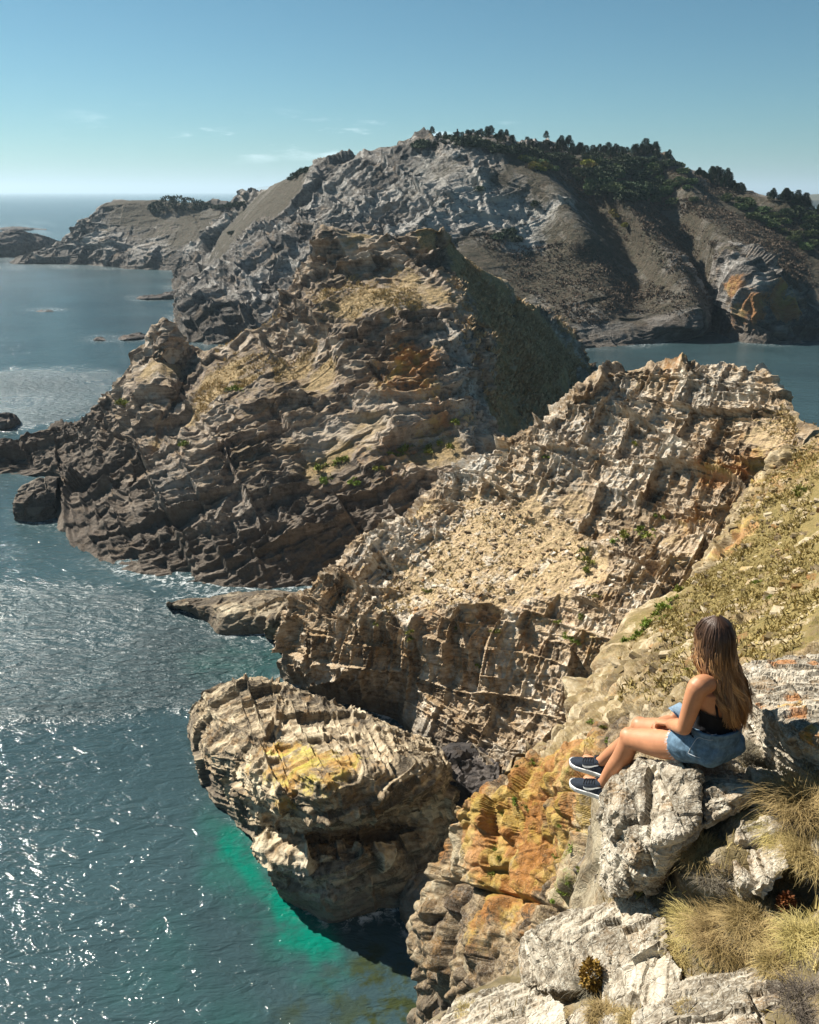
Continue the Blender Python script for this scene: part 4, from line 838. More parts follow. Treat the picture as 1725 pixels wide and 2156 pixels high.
# black top: low back, straps
def topz(th):                                        # th = 0 at the front
    c = 0.5 + 0.5 * math.cos(th); return (CHE[2] - .045) + .105 * c ** 1.2 - .02 * (1 - abs(math.sin(th)))
TZ = [PEL[2] + .055, WAI[2] + .02, (WAI[2] + CHE[2]) / 2 + .01, CHE[2], CHE[2] + .06, CHE[2] + .1]
TC = np.array([PEL + UP * .055, WAI + UP * .02, (WAI + CHE) / 2 + UP * .01, CHE + FW * .01, CHE + UP * .06, CHE + UP * .1]); TA = [.134, .118, .122, .138, .145, .14]; TB = [.098, .085, .09, .098, .09, .08]
def torso_pt(th, z, off):
    c = np.array([np.interp(z, TZ, TC[:, k]) for k in range(3)]); a = np.interp(z, TZ, TA) + off; b = np.interp(z, TZ, TB) + off
    p = c + RT * a * math.sin(th) + FW * b * math.cos(th); return V3(p[0], p[1], z)
n, m = 56, 16
g = np.array([[torso_pt(2 * math.pi * i / n, TZ[0] + (topz(2 * math.pi * i / n) - TZ[0]) * j / (m - 1), .009 + .003 * math.sin(i * 1.7 + j * .9)) for i in range(n)] for j in range(m)])
idx = np.arange(n * m).reshape(m, n); jx = np.roll(idx, -1, 1)
top = pchild('tank_top', mesh_from('tank_top', g.reshape(-1, 3), np.stack([idx[:-1], jx[:-1], jx[1:], idx[1:]], -1).reshape(-1, 4)), BLACK)
for s in (-1, 1):
    bm = bmesh.new(); th = math.pi - s * .62
    p0 = torso_pt(th, topz(th) - .01, .012); p3 = NEC + RT * s * .085 + UP * .012; p1 = p0 * .6 + p3 * .4 - FW * .022; p2 = p0 * .25 + p3 * .75 - FW * .028
    p4 = torso_pt(s * .55, CHE[2] + .05, .014)
    limb(bm, [p0, p1, p2, p3, p4], [.0055] * 5, 8); pbm('strap', bm, BLACK, top)
# denim shorts with frayed hems, the bib hanging open in front
bm = bmesh.new()
sections(bm, [ring(PEL - UP * .10, .09, .07, RT, FW), ring(PEL - UP * .08, .14, .10, RT, FW), ring(PEL - UP * .02, .158, .120, RT, FW), ring(PEL + UP * .03, .150, .116, RT, FW), ring(PEL + UP * .07 - FW * .006, .138, .108, RT, FW), ring(PEL + UP * .09 - FW * .008, .136, .107, RT, FW)])
hems = []
for Hh, K in ((HL, KL), (HR, KR)):
    d = nrm(K - Hh); e = Hh + d * .135
    limb(bm, [Hh - d * .03, Hh + d * .07, e], [.093, .090, .089], 22, False); hems.append((e, d))
for s in (-1, 1): ellipsoid(bm, PEL + RT * s * .066 - FW * .038 - UP * .026, .084, .086, .073)
shorts = pchild('shorts', remesh(bm, .006 if DENS >= .8 else .01, 4, .5), DENIM)
V_, N_ = mesh_np(shorts.data)                       # soft creases
cr = fbm(V_ * np.array((1, 1, 2.2)), .06, 3) * .010 + fbm(V_, .025, 2) * .003
shorts.data.vertices.foreach_set('co', (V_ + N_ * cr[:, None]).astype(np.float32).ravel()); shorts.data.update()
bt = BVHTree.FromPolygons([v.co[:] for v in shorts.data.vertices], [p.vertices[:] for p in shorts.data.polygons])
def on_shorts(p, d, off):
    h = bt.ray_cast(Vector(p), Vector(d), 1.0); return np.array(h[0]) - np.array(d) * off if h[0] else np.array(p)
vd = nrm(PEL - EYE)
def seam(pxs, r=.0012, name='stitching', mat=THREAD):
    bm = bmesh.new(); limb(bm, [on_shorts(at(x, y, 3.2), nrm(at(x, y, 3.2) - EYE), .002) for x, y in pxs], [r] * len(pxs), 6, True, 1, 8); return pbm(name, bm, mat, shorts)
seam([(1449, 1586), (1454, 1576), (1460, 1566), (1467, 1556), (1473, 1553), (1482, 1556), (1492, 1558), (1502, 1558)])
seam([(1449, 1586), (1462, 1592), (1475, 1596)])
seam([(1470, 1541), (1488, 1547), (1505, 1547), (1522, 1541), (1535, 1532)], .0016)
bm = bmesh.new()
for i in range(40):
    t = 2 * math.pi * i / 40; c = PEL + UP * .088 - FW * .008
for e, d in hems:
    s, u = frame_of(d)
    for i in range(120):
        t = random.random() * 6.283; p = e + (s * math.cos(t) + u * math.sin(t)) * .089; L = random.uniform(.005, .014)
        q = p + d * L + s * random.uniform(-.006, .006) - UP * L * .4; w = nrm(np.cross(d, p - e)) * .0011
        vs = [bm.verts.new(x) for x in (p - w - d * .004, p + w - d * .004, q + w * .4, q - w * .4)]; bm.faces.new(vs)
pbm('frayed_hem', bm, THREAD, shorts, False)
bm = bmesh.new()
rr = [ring(PEL + UP * (.078 + .022 * k) - FW * .008, .1405 + .002 * k, .1115 + .002 * k, RT, FW, 40) for k in (0, .5, 1)] + [ring(PEL + UP * .098 - FW * .008, .135, .106, RT, FW, 40)]
sections(bm, rr, False); pbm('waistband', bm, DENIM, shorts)
bm = bmesh.new()
bp0 = at(1434, 1495, 3.74); bu = nrm(V3(-.5, .6, .62)); bv = RT
for k, off in ((0, 0), (1, .012)):
    rows = [[bm.verts.new(bp0 + bu * (j / 5 - .5) * .075 + bv * (i / 6 - .5) * .07 + np.cross(bu, bv) * (off + .012 * math.sin(i * .9) + .02 * (j / 5) ** 2)) for i in range(7)] for j in range(6)]
    for j in range(5):
        for i in range(6): bm.faces.new((rows[j][i], rows[j][i + 1], rows[j + 1][i + 1], rows[j + 1][i]))
pbm('bib', bm, DENIM_PALE, shorts)
bm = bmesh.new(); limb(bm, [at(1551, 1412, 3.72), at(1559, 1430, 3.70), at(1560, 1455, 3.69), at(1552, 1492, 3.68)], [.014, .014, .014, .012], 8, True, .3); pbm('shoulder_strap', bm, DENIM_PALE, shorts)
# hair: a soft mass under many strands
HAIRM = bpy.data.materials.new('hair'); HAIRM.use_nodes = True; nt = HAIRM.node_tree; bs = nt.nodes['Principled BSDF']
za = nd(nt, 'ShaderNodeAttribute', attribute_name='zone'); zs = nd(nt, 'ShaderNodeSeparateColor'); nt.links.new(za.outputs['Color'], zs.inputs[0])
hc = mix(nt, sstep(nt, zs.outputs[0], 0.12, 0.85), (0.085, 0.042, 0.022), (0.25, 0.118, 0.046))
hc = mix(nt, mth(nt, 'MULTIPLY', sstep(nt, zs.outputs[1], 0.45, 0.95), sstep(nt, zs.outputs[0], 0.15, 0.6)), hc, (0.46, 0.245, 0.095))
nt.links.new(hc, bs.inputs['Base Color']); bs.inputs['Roughness'].default_value = 0.42; bs.inputs['Specular IOR Level'].default_value = 0.5
HZ = [HEA[2] + .128, HEA[2] + .10, HEA[2] + .05, HEA[2] - .03, HEA[2] - .09, NEC[2] - .02, CHE[2] + .02, WAI[2] + .08, WAI[2] - .01]
HC = np.array([HEA, HEA, HEA, HEA - HF * .015, HEA - HF * .03, NEC - FW * .045 + RT * .012, CHE - FW * .080 + RT * .026, CHE * .4 + WAI * .6 - FW * .088 + RT * .034, WAI - FW * .092 + RT * .040])
HA = [.012, .054, .073, .079, .081, .089, .086, .075, .052]; HB = [.012, .072, .102, .104, .088, .060, .042, .034, .022]
def hair_pt(phi, z, k):
    c = [np.interp(-z, [-a for a in HZ], HC[:, i]) for i in range(3)]; a = np.interp(-z, [-q for q in HZ], HA) * k; b = np.interp(-z, [-q for q in HZ], HB) * k
    w = min(1, max(0, (HEA[2] - .02 - z) / .12)); rt = nrm(HRT * (1 - w) + RT * w); fw = nrm(HF * (1 - w) + FW * w)
    p = np.array(c) + rt * a * math.sin(phi) - fw * b * math.cos(phi); p[2] = z; return p
n, m = 40, 34
g = np.array([[hair_pt(R(-112 + 224 * i / (n - 1)), HZ[0] + (HZ[-2] - HZ[0]) * (j / (m - 1)), .90) for i in range(n)] for j in range(m)])
zz = np.zeros((n * m, 4)); zz[:, 0] = np.repeat(np.linspace(0, .9, m), n); zz[:, 1] = .25
hair = pchild('hair', mesh_from('hair', g.reshape(-1, 3), grid_quads(m, n), None, True, {'zone': zz}), HAIRM)
random.seed(5)
sv, sq, sz_ = [], [], []
NS = 3000
locks = [(R(random.uniform(-118, 118)), random.uniform(3, 7), random.uniform(0, 6.28), random.uniform(.012, .034), random.uniform(-.30, .30), random.random(), random.random() ** 1.4 * .20, random.uniform(.93, 1.06)) for _ in range(110)]
for s in range(NS):
    lk = random.choice(locks); phi = lk[0] + random.gauss(0, .075); k = lk[7] + random.uniform(-.035, .035) + (random.uniform(.03, .16) if random.random() < .05 else 0)
    z0 = HZ[0] - random.random() ** 1.5 * .10; z1 = HZ[-1] + lk[6] + random.uniform(-.015, .03) + .04 * abs(math.sin(phi)); rnd = min(1, max(0, lk[5] + random.uniform(-.25, .25)))
    fq = lk[1]; ph = lk[2] + random.uniform(-.3, .3); am = lk[3] * random.uniform(.7, 1.2); wphi = lk[4] + random.uniform(-.04, .04)
    M_ = 22; pts = []
    for j in range(M_):
        t = j / (M_ - 1); z = z0 + (z1 - z0) * t
        p = hair_pt(phi + wphi * t * t + .10 * math.sin(fq * t + ph) * t, z, k)
        p = p + RT * am * t * math.sin(fq * 2.2 * t + ph) - FW * am * t * .7 * math.cos(fq * 1.9 * t + ph * 1.7); pts.append(p)
    pts = np.array(pts); w = .0021 * np.interp(np.linspace(0, 1, M_), [0, .1, .75, 1], [.6, 1, .9, .15]); b0 = len(sv)
    T = np.gradient(pts, axis=0); out = nrm(RT * math.sin(phi) - FW * math.cos(phi) + UP * .1)
    for j in range(M_):
        sd = np.cross(nrm(T[j]), out); sd = sd / max(np.linalg.norm(sd), 1e-6); nn = np.cross(sd, nrm(T[j]))
        for q in (sd * w[j], nn * w[j], -sd * w[j]): sv.append(pts[j] + q); sz_.append((j / (M_ - 1), rnd, 0, rnd))
    for j in range(M_ - 1):
        a = b0 + j * 3
        for e_ in (0, 1): sq.append((a + e_, a + e_ + 1, a + e_ + 4, a + e_ + 3))
pchild('strands', mesh_from('strands', sv, sq, None, True, {'zone': sz_}), HAIRM, hair)
# running shoes
def shoe(heel, fdir, up, out):
    """heel = back end of the sole, fdir towards the toe, out = side that carries the mark"""
    fdir = nrm(fdir); lat = nrm(np.cross(up, fdir)); up = np.cross(fdir, lat)
    xs = np.array([0, .012, .04, .08, .12, .16, .20, .235, .255, .262]); wd = np.array([.018, .030, .036, .034, .037, .043, .045, .038, .024, .008]); tp = np.array([.078, .092, .098, .096, .088, .072, .060, .052, .044, .034])
    P = lambda x, y, z: heel + fdir * x + lat * y + up * z
    def wid(x): return np.interp(x, xs, wd)
    def upper(x, t):                                # t from -1 (one side) over the top to 1
        a = t * math.pi / 2; w = wid(x); h = np.interp(x, xs, tp)
        return P(x, w * 1.0 * math.copysign(abs(math.sin(a)) ** .75, a), .024 + (h - .024) * abs(math.cos(a)) ** .7)
    X = np.linspace(0, .262, 34)
    g = np.array([[upper(x, t) for t in np.linspace(-1, 1, 25)] for x in X]).reshape(-1, 3)
    so = pchild('shoe', mesh_from('shoe', g, grid_quads(34, 25)), SHOE)
    bm = bmesh.new(); rs = []
    for zz, gr in ((0, .90), (.004, 1.02), (.016, 1.10), (.028, 1.12), (.031, 1.02)):
        loop = []
        for x in np.linspace(0, .262, 26): loop.append(P(x * (1 + .04 * (gr - 1)) + (-.004 if x < .01 else 0), wid(x) * gr, zz + .012 * max(0, (x - .19) / .07) ** 2))
        for x in np.linspace(.262, 0, 26): loop.append(P(x, -wid(x) * gr, zz + .012 * max(0, (x - .19) / .07) ** 2))
        rs.append(np.array(loop))
    sections(bm, rs); pbm('sole', bm, WHITE, so, False)
    for x in (.098, .114, .130, .146, .162):
        bm = bmesh.new(); limb(bm, [upper(x, -.42) + up * .003, upper(x + .006, 0) + up * .006, upper(x - .002, .42) + up * .003], [.0028] * 3, 8); pbm('lace', bm, mat_simple('lace_black', (.012, .012, .014), .8), so)
    bm = bmesh.new(); limb(bm, [upper(.092, 0) + up * .01, upper(.10, -.3) + up * .02, upper(.12, -.45) + up * .012], [.0026] * 3, 8); pbm('lace', bm, mat_simple('lace_black', (.012, .012, .014), .8), so)
    # curved tapering tick on the outer side
    bm = bmesh.new(); sp_ = [(.150, .60, .001), (.125, .83, .010), (.105, .90, .019), (.085, .88, .020), (.068, .80, .015), (.050, .69, .008), (.036, .60, .002)]
    sp_ = [(.052, .52, .0006), (.075, .64, .0017), (.10, .76, .0030), (.125, .82, .0040), (.145, .80, .0038), (.155, .72, .0024), (.153, .64, .0008)]
    sgn = 1 if np.dot(lat, out) > 0 else -1
    prev = None
    cp = crom(np.array(sp_), 30)
    for x, t, w in cp:
        dt = w / .055
        a = upper(x, sgn * min(.98, t - dt)) ; b = upper(x, sgn * min(.98, t + dt)); o = lat * sgn * .0035 + up * .001
        cur = (bm.verts.new(a + o), bm.verts.new(b + o))
        if prev: bm.faces.new((prev[0], prev[1], cur[1], cur[0]))
        prev = cur
    pbm('logo', bm, WHITE, so)
    bm = bmesh.new(); c = P(.055, 0, .088)
    sections(bm, [ring(c, .045, .034, fdir, lat, 20), ring(c + up * .022, .043, .033, fdir, lat, 20), ring(c + up * .022, .034, .026, fdir, lat, 20), ring(c - up * .01, .034, .026, fdir, lat, 20)], False)
    pbm('collar', bm, SHOE, so)
    return so
FD = nrm(V3(-.76, .65, -.10))
for A, K in ((AL, KL), (AR, KR)):
    u_ = nrm(V3(-.02, .03, 1)); shoe(A - FD * .055 - u_ * .095, FD, u_, V3(-.5, -.8, 0))
# ------------------------------------------------------------------ planting helpers
DG = bpy.context.evaluated_depsgraph_get(); DG.update()
def spot(px, py):
    """first surface seen at (px, py): point, normal, object"""
    d = at(px, py, 10.0) - EYE; d = d / np.linalg.norm(d)
    h = SC.ray_cast(DG, Vector(EYE), Vector(d)); return (np.array(h[1]), np.array(h[2]), h[4]) if h[0] else (None, None, None)
def drop_on(o, x, y):
    h = o.ray_cast(Vector((x, y, 300)), Vector((0, 0, -1))); return np.array(h[1]) if h[0] else None
def leaf_mat(name, a, b, rough=0.75, vs=3.0, hue=0.06):
    m = bpy.data.materials.new(name); m.use_nodes = True; nt = m.node_tree; bs = nt.nodes['Principled BSDF']
    g = nd(nt, 'ShaderNodeNewGeometry'); oi = nd(nt, 'ShaderNodeObjectInfo')
    n = noise(nt, g.outputs['Position'], vs, 4, 0.65)
    f = mth(nt, 'ADD', sstep(nt, n, 0.32, 0.68), mth(nt, 'MULTIPLY', mth(nt, 'SUBTRACT', g.outputs['Random Per Island'], 0.5), 0.6), clamp=True)
    c = mix(nt, f, a, b)
    hs = nd(nt, 'ShaderNodeHueSaturation'); nt.links.new(c, hs.inputs['Color'])
    nt.links.new(mth(nt, 'ADD', 0.5 - hue / 2, mth(nt, 'MULTIPLY', oi.outputs['Random'], hue)), hs.inputs['Hue']); nt.links.new(mth(nt, 'ADD', 0.75, mth(nt, 'MULTIPLY', oi.outputs['Random'], 0.5)), hs.inputs['Value'])
    nt.links.new(hs.outputs[0], bs.inputs['Base Color']); bs.inputs['Roughness'].default_value = rough; bs.inputs['Specular IOR Level'].default_value = 0.25
    return m
PINE = leaf_mat('pine_needles', (0.016, 0.030, 0.014), (0.055, 0.080, 0.032)); SCRUB_G = leaf_mat('shrub_leaves', (0.035, 0.058, 0.020), (0.10, 0.13, 0.042)); GORSE = leaf_mat('gorse_leaves', (0.10, 0.10, 0.02), (0.28, 0.23, 0.03))
BARK = mat_simple('bark', (0.09, 0.065, 0.045), 0.9, 0.1, 0.4, 3)
HERB = leaf_mat('herb_leaves', (0.11, 0.145, 0.02), (0.26, 0.28, 0.05)); HEATH = leaf_mat('heath_twigs', (0.10, 0.085, 0.052), (0.20, 0.155, 0.095)); DRY = leaf_mat('dry_grass', (0.30, 0.22, 0.085), (0.55, 0.43, 0.20), hue=0.03)
TUSS = leaf_mat('tussock_grass', (0.24, 0.185, 0.06), (0.56, 0.44, 0.19), vs=14, hue=0.03); TWIG = leaf_mat('dry_twigs', (0.075, 0.062, 0.048), (0.22, 0.19, 0.14), vs=20); RUSTY = leaf_mat('rusty_leaves', (0.10, 0.045, 0.012), (0.26, 0.13, 0.03), vs=30)
def quads_mesh(name, C, A, B, mat, taper=1.0):
    """many small leaves: centres C, half axes A (width) and B (length)"""
    n = len(C); V = np.stack([C - A - B, C + A - B, C + A * taper + B, C - A * taper + B], 1).reshape(-1, 3)
    return mesh_from(name, V, np.arange(n * 4).reshape(n, 4), mat, False)
def rdir(n, r): v = r.normal(size=(n, 3)); return v / np.linalg.norm(v, axis=1, keepdims=True)
def tube_mesh(name, pts, rad, mat, n=6):
    bm = bmesh.new(); limb(bm, pts, rad, n, True, 1, 3); me = bpy.data.meshes.new(name); bm.to_mesh(me); bm.free(); me.materials.append(mat); return me
def child(name, me, par):
    o = bpy.data.objects.new(name, me); COL.objects.link(o); o.parent = par; return o
def plant_thing(name, label, cat, group, parts):
    e = bpy.data.objects.new(name, None); COL.objects.link(e); tag(e, label, cat, group)
    for nm, me in parts: child(nm, me, e)
    return e
def dup(root):
    r = root.copy(); COL.objects.link(r)
    for ch in root.children:
        c = ch.copy(); COL.objects.link(c); c.parent = r
    return r
def place(o, p, rz=0, s=1.0, sz=None): o.location = tuple(p); o.rotation_euler = (0, 0, rz); o.scale = (s, s, sz or s)

# pines and shrubs of the hill
def pine_crown(seed):
    r = np.random.default_rng(seed); n = 1500
    h = r.random(n) ** .75; lay = (np.floor(h * 11) + .3 * r.random(n)) / 11; ph = r.random(n) * 6.283
    lob = 1 + .28 * np.sin(ph * 3 + seed + lay * 9) + .15 * np.sin(ph * 5 + lay * 21)
    rad = (2.0 * (1 - h) ** .5 * lob * (1 - .35 * (h < .12)) + .06) * np.sqrt(r.random(n) * .9 + .1)
    C = np.stack([rad * np.cos(ph), rad * np.sin(ph), .7 + lay * 4.1 - rad * .22], 1)
    out = np.stack([np.cos(ph), np.sin(ph), -.15 + .6 * r.random(n)], 1); B = out * (.20 + .12 * r.random(n))[:, None]; A = np.cross(B, rdir(n, r)); A = A / np.maximum(np.linalg.norm(A, axis=1, keepdims=True), 1e-6) * .11
    return quads_mesh('crown', C, A, B, PINE, .4)
def bush_crown(seed, mat, n=1100, flat=.75):
    r = np.random.default_rng(seed); k = 9; cc = rdir(k, r) * np.array((.75, .75, .4)) * (.4 + .6 * r.random((k, 1))); cc[:, 2] = abs(cc[:, 2]) + .25; cr = .38 + .3 * r.random(k)
    i = r.integers(0, k, n); d = rdir(n, r); C = cc[i] + d * cr[i][:, None] * (.7 + .3 * r.random((n, 1))); C[:, 2] = np.maximum(C[:, 2] * flat, .03)
    B = (d + .7 * rdir(n, r)) * .075; A = np.cross(B, rdir(n, r)); A = A / np.maximum(np.linalg.norm(A, axis=1, keepdims=True), 1e-6) * .055
    return quads_mesh('crown', C, A, B, mat, .6)
R1 = np.random.default_rng(11)
pines = [plant_thing('pine_tree', 'dark green pine in the belt of trees along the hill crest', 'tree', 'pines along the hill crest', [('trunk', tube_mesh('trunk', [(0, 0, -.6), (.05, 0, 1.5), (0, .04, 4.4)], [.16, .11, .03], BARK)), ('crown', pine_crown(k))]) for k in range(5)]
used = set()
def use(protos, k):
    if k not in used and id(protos[k]) not in used: used.add(id(protos[k])); return protos[k]
    return dup(protos[k])
FH = FHG.reshape(-1, 3); FPX_, FPY_ = project(FH)
def hill_at(px, py):
    k = int(np.argmin((FPX_ - px) ** 2 + (FPY_ - py) ** 2 * 1.2 + (FH[:, 1] > 330) * 1e4)); return FH[k]
CRX = [845, 862, 900, 930, 960, 1000, 1040, 1080, 1112, 1170, 1240, 1290, 1340, 1400, 1437, 1460, 1500, 1560, 1612, 1680, 1740]
CRY = [316, 311, 303, 298, 296, 296, 300, 308, 316, 322, 329, 332, 336, 341, 346, 366, 384, 408, 422, 443, 475]
def crest(px, dy): 
    b = hill_at(px, np.interp(px, CRX, CRY) + 3); p = drop_on(far_hill, b[0] * (1 + dy / b[1]), b[1] + dy); return p if p is not None and p[2] > 12 else b
npine = 0
def pine(px, dy, s):
    global npine
    o = use(pines, npine % 5); place(o, crest(px, dy), R1.random() * 6.28, s * (.9 + .35 * R1.random()), s); npine += 1
for i in range(118):
    px = 905 + (1432 - 905) * (i + R1.random()) / 118
    base = np.interp(px, [905, 950, 1010, 1050, 1120, 1200, 1290, 1330, 1400, 1432], [.4, .52, .6, .5, .6, .72, .6, .72, .68, .55])
    pine(px, R1.choice([1, 6, 13, 22]) + R1.random() * 5, base * (.75 + .4 * R1.random()))
for i in range(40):
    px = 1466 + (1572 - 1466) * (i + R1.random()) / 40; pine(px, R1.choice([0, 6, 12]) + R1.random() * 4, np.interp(px, [1466, 1510, 1572], [.45, .62, .45]) * (.8 + .35 * R1.random()))
for i in range(26):
    px = 1615 + (1735 - 1615) * (i + R1.random()) / 26; pine(px, R1.choice([0, 6, 12]) + R1.random() * 4, (.75 + .5 * R1.random()) * (.7 if 1650 < px < 1700 else .5))
bushes = {}
for nm, mat, lab in (('dark', PINE, 'dark rounded shrub among the pines and slopes of the hill top'), ('green', SCRUB_G, 'green shrub on the slope below the pine belt'), ('yellow', GORSE, 'yellow flowering gorse bush below the pine belt')):
    bushes[nm] = [plant_thing('gorse_bush' if nm == 'yellow' else 'shrub', lab, 'shrub', {'dark': 'dark shrubs of the hill', 'green': 'green shrubs of the hill', 'yellow': 'gorse bushes of the hill'}[nm], [('crown', bush_crown(k + 40, mat)), ('stem', tube_mesh('stem', [(0, 0, -.3), (.03, 0, .5)], [.06, .03], BARK, 5))]) for k in range(3)]
def bush(kind, px, py, s, sz=None):
    o = use(bushes[kind], int(R1.integers(0, 3))); place(o, hill_at(px, py) - np.array((0, 0, .25)), R1.random() * 6.28, s, sz)
def bush_field(kind, poly, n, s0, s1):
    for _ in range(n):
        while True:
            x = R1.uniform(min(p[0] for p in poly), max(p[0] for p in poly)); y = R1.uniform(min(p[1] for p in poly), max(p[1] for p in poly))
            if inside(poly, np.array([x]), np.array([y]))[0]: break
        bush(kind, x, y, R1.uniform(s0, s1))
bush_field('dark', [(850, 312), (930, 298), (1010, 298), (1120, 318), (1250, 332), (1420, 342), (1440, 352), (1300, 350), (1180, 340), (1100, 330), (980, 304)], 80, 1.5, 3.0)
bush_field('green', [(1090, 330), (1300, 345), (1450, 360), (1470, 420), (1400, 430), (1280, 400), (1240, 410), (1180, 370), (1110, 350)], 62, 1.3, 2.8)
bush_field('dark', [(1235, 350), (1330, 360), (1410, 400), (1440, 440), (1350, 430), (1280, 420), (1240, 380)], 22, 2.2, 3.6)
bush_field('yellow', [(1095, 330), (1160, 350), (1170, 362), (1120, 355)], 12, 1.3, 2.2)
for x, y, s in ((1105, 304, 1.5), (1130, 311, 2.0), (1140, 314, 1.8), (1180, 316, 1.8), (1290, 326, 1.8), (1235, 345, 2.0), (1245, 350, 1.8), (1300, 455, 1.5), (1320, 475, 1.6), (1295, 447, 1.8)): bush('yellow', x, y, s)
bush_field('green', [(1480, 385), (1560, 410), (1650, 440), (1725, 470), (1725, 540), (1650, 500), (1560, 450), (1500, 410)], 34, 1.2, 2.4)
bush_field('dark', [(1640, 430), (1725, 455), (1725, 500), (1660, 470)], 16, 1.6, 3.0)
for x, y, s in ((616, 377, 1.8), (625, 372, 2.4), (636, 366, 2.6), (645, 361, 2.4), (785, 326, 1.6), (800, 320, 1.4), (820, 316, 1.4), (840, 313, 1.6), (490, 492, 1.8), (1010, 400, 1.6), (1130, 430, 1.8), (1050, 500, 2), (1070, 490, 2.2), (1085, 505, 2)): bush('dark', x, y, s)
cl = plant_thing('bush_clump', 'large dark clump of bushes on top of the low headland', 'bush', None, [('crown', quads_mesh('crown', *(lambda r: (lambda i, d: (np.array([(-9, 0, 2.0), (-4, 1, 4.6), (1, 0, 4.8), (6, 1, 3.4), (11, 0, 2.4), (15, 1, 1.4), (-12, 1, 1)])[i] * (1, 1, .62) + d * np.array([3.2, 4.2, 4.2, 4, 3.4, 2.6, 2])[i][:, None] * (.75 + .25 * r.random((len(i), 1))) * (1, 1, .8), np.cross(d, rdir(len(i), r)) * .3, (d + .6 * rdir(len(i), r)) * .34))(r.integers(0, 7, 3600), rdir(3600, r)))(np.random.default_rng(3)), PINE, .6)), ('stem', tube_mesh('stem', [(0, 0, -2), (0, 0, 2)], [.5, .2], BARK, 6))])
p, nn_, ob = spot(372, 440); cl.location = tuple(p if p is not None and p[1] < 1000 else at(372, 439, 446))
for k, (x, y, s) in enumerate(((427, 437, 2.4), (455, 436, 2.2), (470, 435, 2.4), (485, 433, 2.6), (500, 432, 2.4), (512, 430, 2.2))):
    p, nn_, ob = spot(x, y + 3)
    if p is not None: o = dup(bushes['dark'][k % 3]); o['label'] = 'dark shrub on the saddle between the two headlands'; o['group'] = 'shrubs on the saddle'; place(o, p, k, s)
cr_ = crest(963, 8); cross = bpy.data.objects.new('cross', None); COL.objects.link(cross); cross.location = tuple(cr_); tag(cross, 'tall wooden cross rising from the trees on the hill top', 'cross')
def box(name, c, s, mat, par, bev=.02):
    bm = bmesh.new(); bmesh.ops.create_cube(bm, size=1); bmesh.ops.scale(bm, vec=s, verts=bm.verts); bmesh.ops.translate(bm, vec=c, verts=bm.verts); bmesh.ops.bevel(bm, geom=bm.edges[:], offset=bev, segments=2, affect='EDGES')
    me = bpy.data.meshes.new(name); bm.to_mesh(me); bm.free(); me.materials.append(mat); return child(name, me, par)
ctop = at(963, 271, cr_[1])[2] - cr_[2]
box('upright', (0, 0, ctop / 2 - .5), (.40, .34, ctop + 1), BARK, cross); box('crossbar', (0, -.02, ctop - 1.1), (2.6, .3, .36), BARK, cross)

# scrub and dry grass that nobody could count
def scatter(name, grid_o, polys, n, size, mat, label, blades=5, zmin=None, chan=None, seed=1, lean=.5, width=.14, up=True):
    r = np.random.default_rng(seed); me = grid_o.data; V = np.empty(len(me.vertices) * 3, np.float32); me.vertices.foreach_get('co', V); V = V.reshape(-1, 3)
    Nn = np.empty(len(me.vertices) * 3, np.float32); me.vertices.foreach_get('normal', Nn); Nn = Nn.reshape(-1, 3)
    Zc = np.empty(len(me.vertices) * 4, np.float32); me.attributes['zone'].data.foreach_get('color', Zc); Zc = Zc.reshape(-1, 4)
    px, py = project(V); ok = np.zeros(len(V), bool); D_ = np.linalg.norm(V - EYE, axis=1); jx = fbm(V, D_.mean() * .09, 3) * 110; jy = fbm(V + 51, D_.mean() * .09, 3) * 110
    for p in polys: ok |= inside(p, px + jx, py + jy)
    ok &= (np.abs(Nn[:, 2]) > .25)
    if chan is not None: ok &= Zc[:, 0] > chan
    I = np.nonzero(ok)[0]
    if not len(I): return
    # even density over the surface: weight by squared distance to the eye
    d2 = ((V[I] - EYE) ** 2).sum(1); w = d2 ** .6; w /= w.sum(); k = r.choice(I, n, p=w)
    C0 = np.repeat(V[k], blades, 0); m = len(C0); sz = (size * (.5 + r.random(n)))[np.repeat(np.arange(n), blades)]
    clump = fbm(V[k], size * 9, 3); sz = sz * np.repeat(np.clip(1 + 1.2 * clump, .3, 1.8), blades)
    D = rdir(m, r) * lean + np.array((0, 0, 1)); D /= np.linalg.norm(D, axis=1, keepdims=True)
    C = C0 + (r.random((m, 3)) - .5) * size * .9 * np.array((1, 1, .15)) + D * sz[:, None] * .38
    B = D * sz[:, None] * .5; A = np.cross(D, rdir(m, r)); A = A / np.maximum(np.linalg.norm(A, axis=1, keepdims=True), 1e-6) * sz[:, None] * width
    o = bpy.data.objects.new(name, quads_mesh(name, C, A, B, mat, .35)); COL.objects.link(o); return tag(o, label, None, None, 'stuff')
HILL_POLY = [[(960, 480), (1250, 560), (1480, 640), (1480, 690), (1180, 680), (1060, 640), (1000, 560)], [(1250, 440), (1400, 420), (1500, 500), (1540, 640), (1480, 660), (1420, 580), (1300, 500)], [(1440, 380), (1725, 470), (1725, 620), (1600, 560), (1480, 450)], [(1110, 330), (1440, 350), (1450, 430), (1250, 420), (1150, 360)]]
scatter('heather', far_hill, HILL_POLY, 18000, .38, HEATH, 'brown heather covering the slopes of the far hill', 4, chan=.3, seed=2, lean=1.2, width=.26)
scatter('scrub', middle, [[(935, 490), (1000, 560), (1085, 630), (1140, 655), (1200, 700), (1245, 800), (1180, 880), (1010, 940), (1010, 850), (990, 740), (960, 620)]], 7500, .5, leaf_mat('scrub_twigs', (0.26, 0.175, 0.105), (0.44, 0.31, 0.19)), 'dark scrub on the shaded side of the middle headland', 5, seed=3, lean=.9, width=.22)
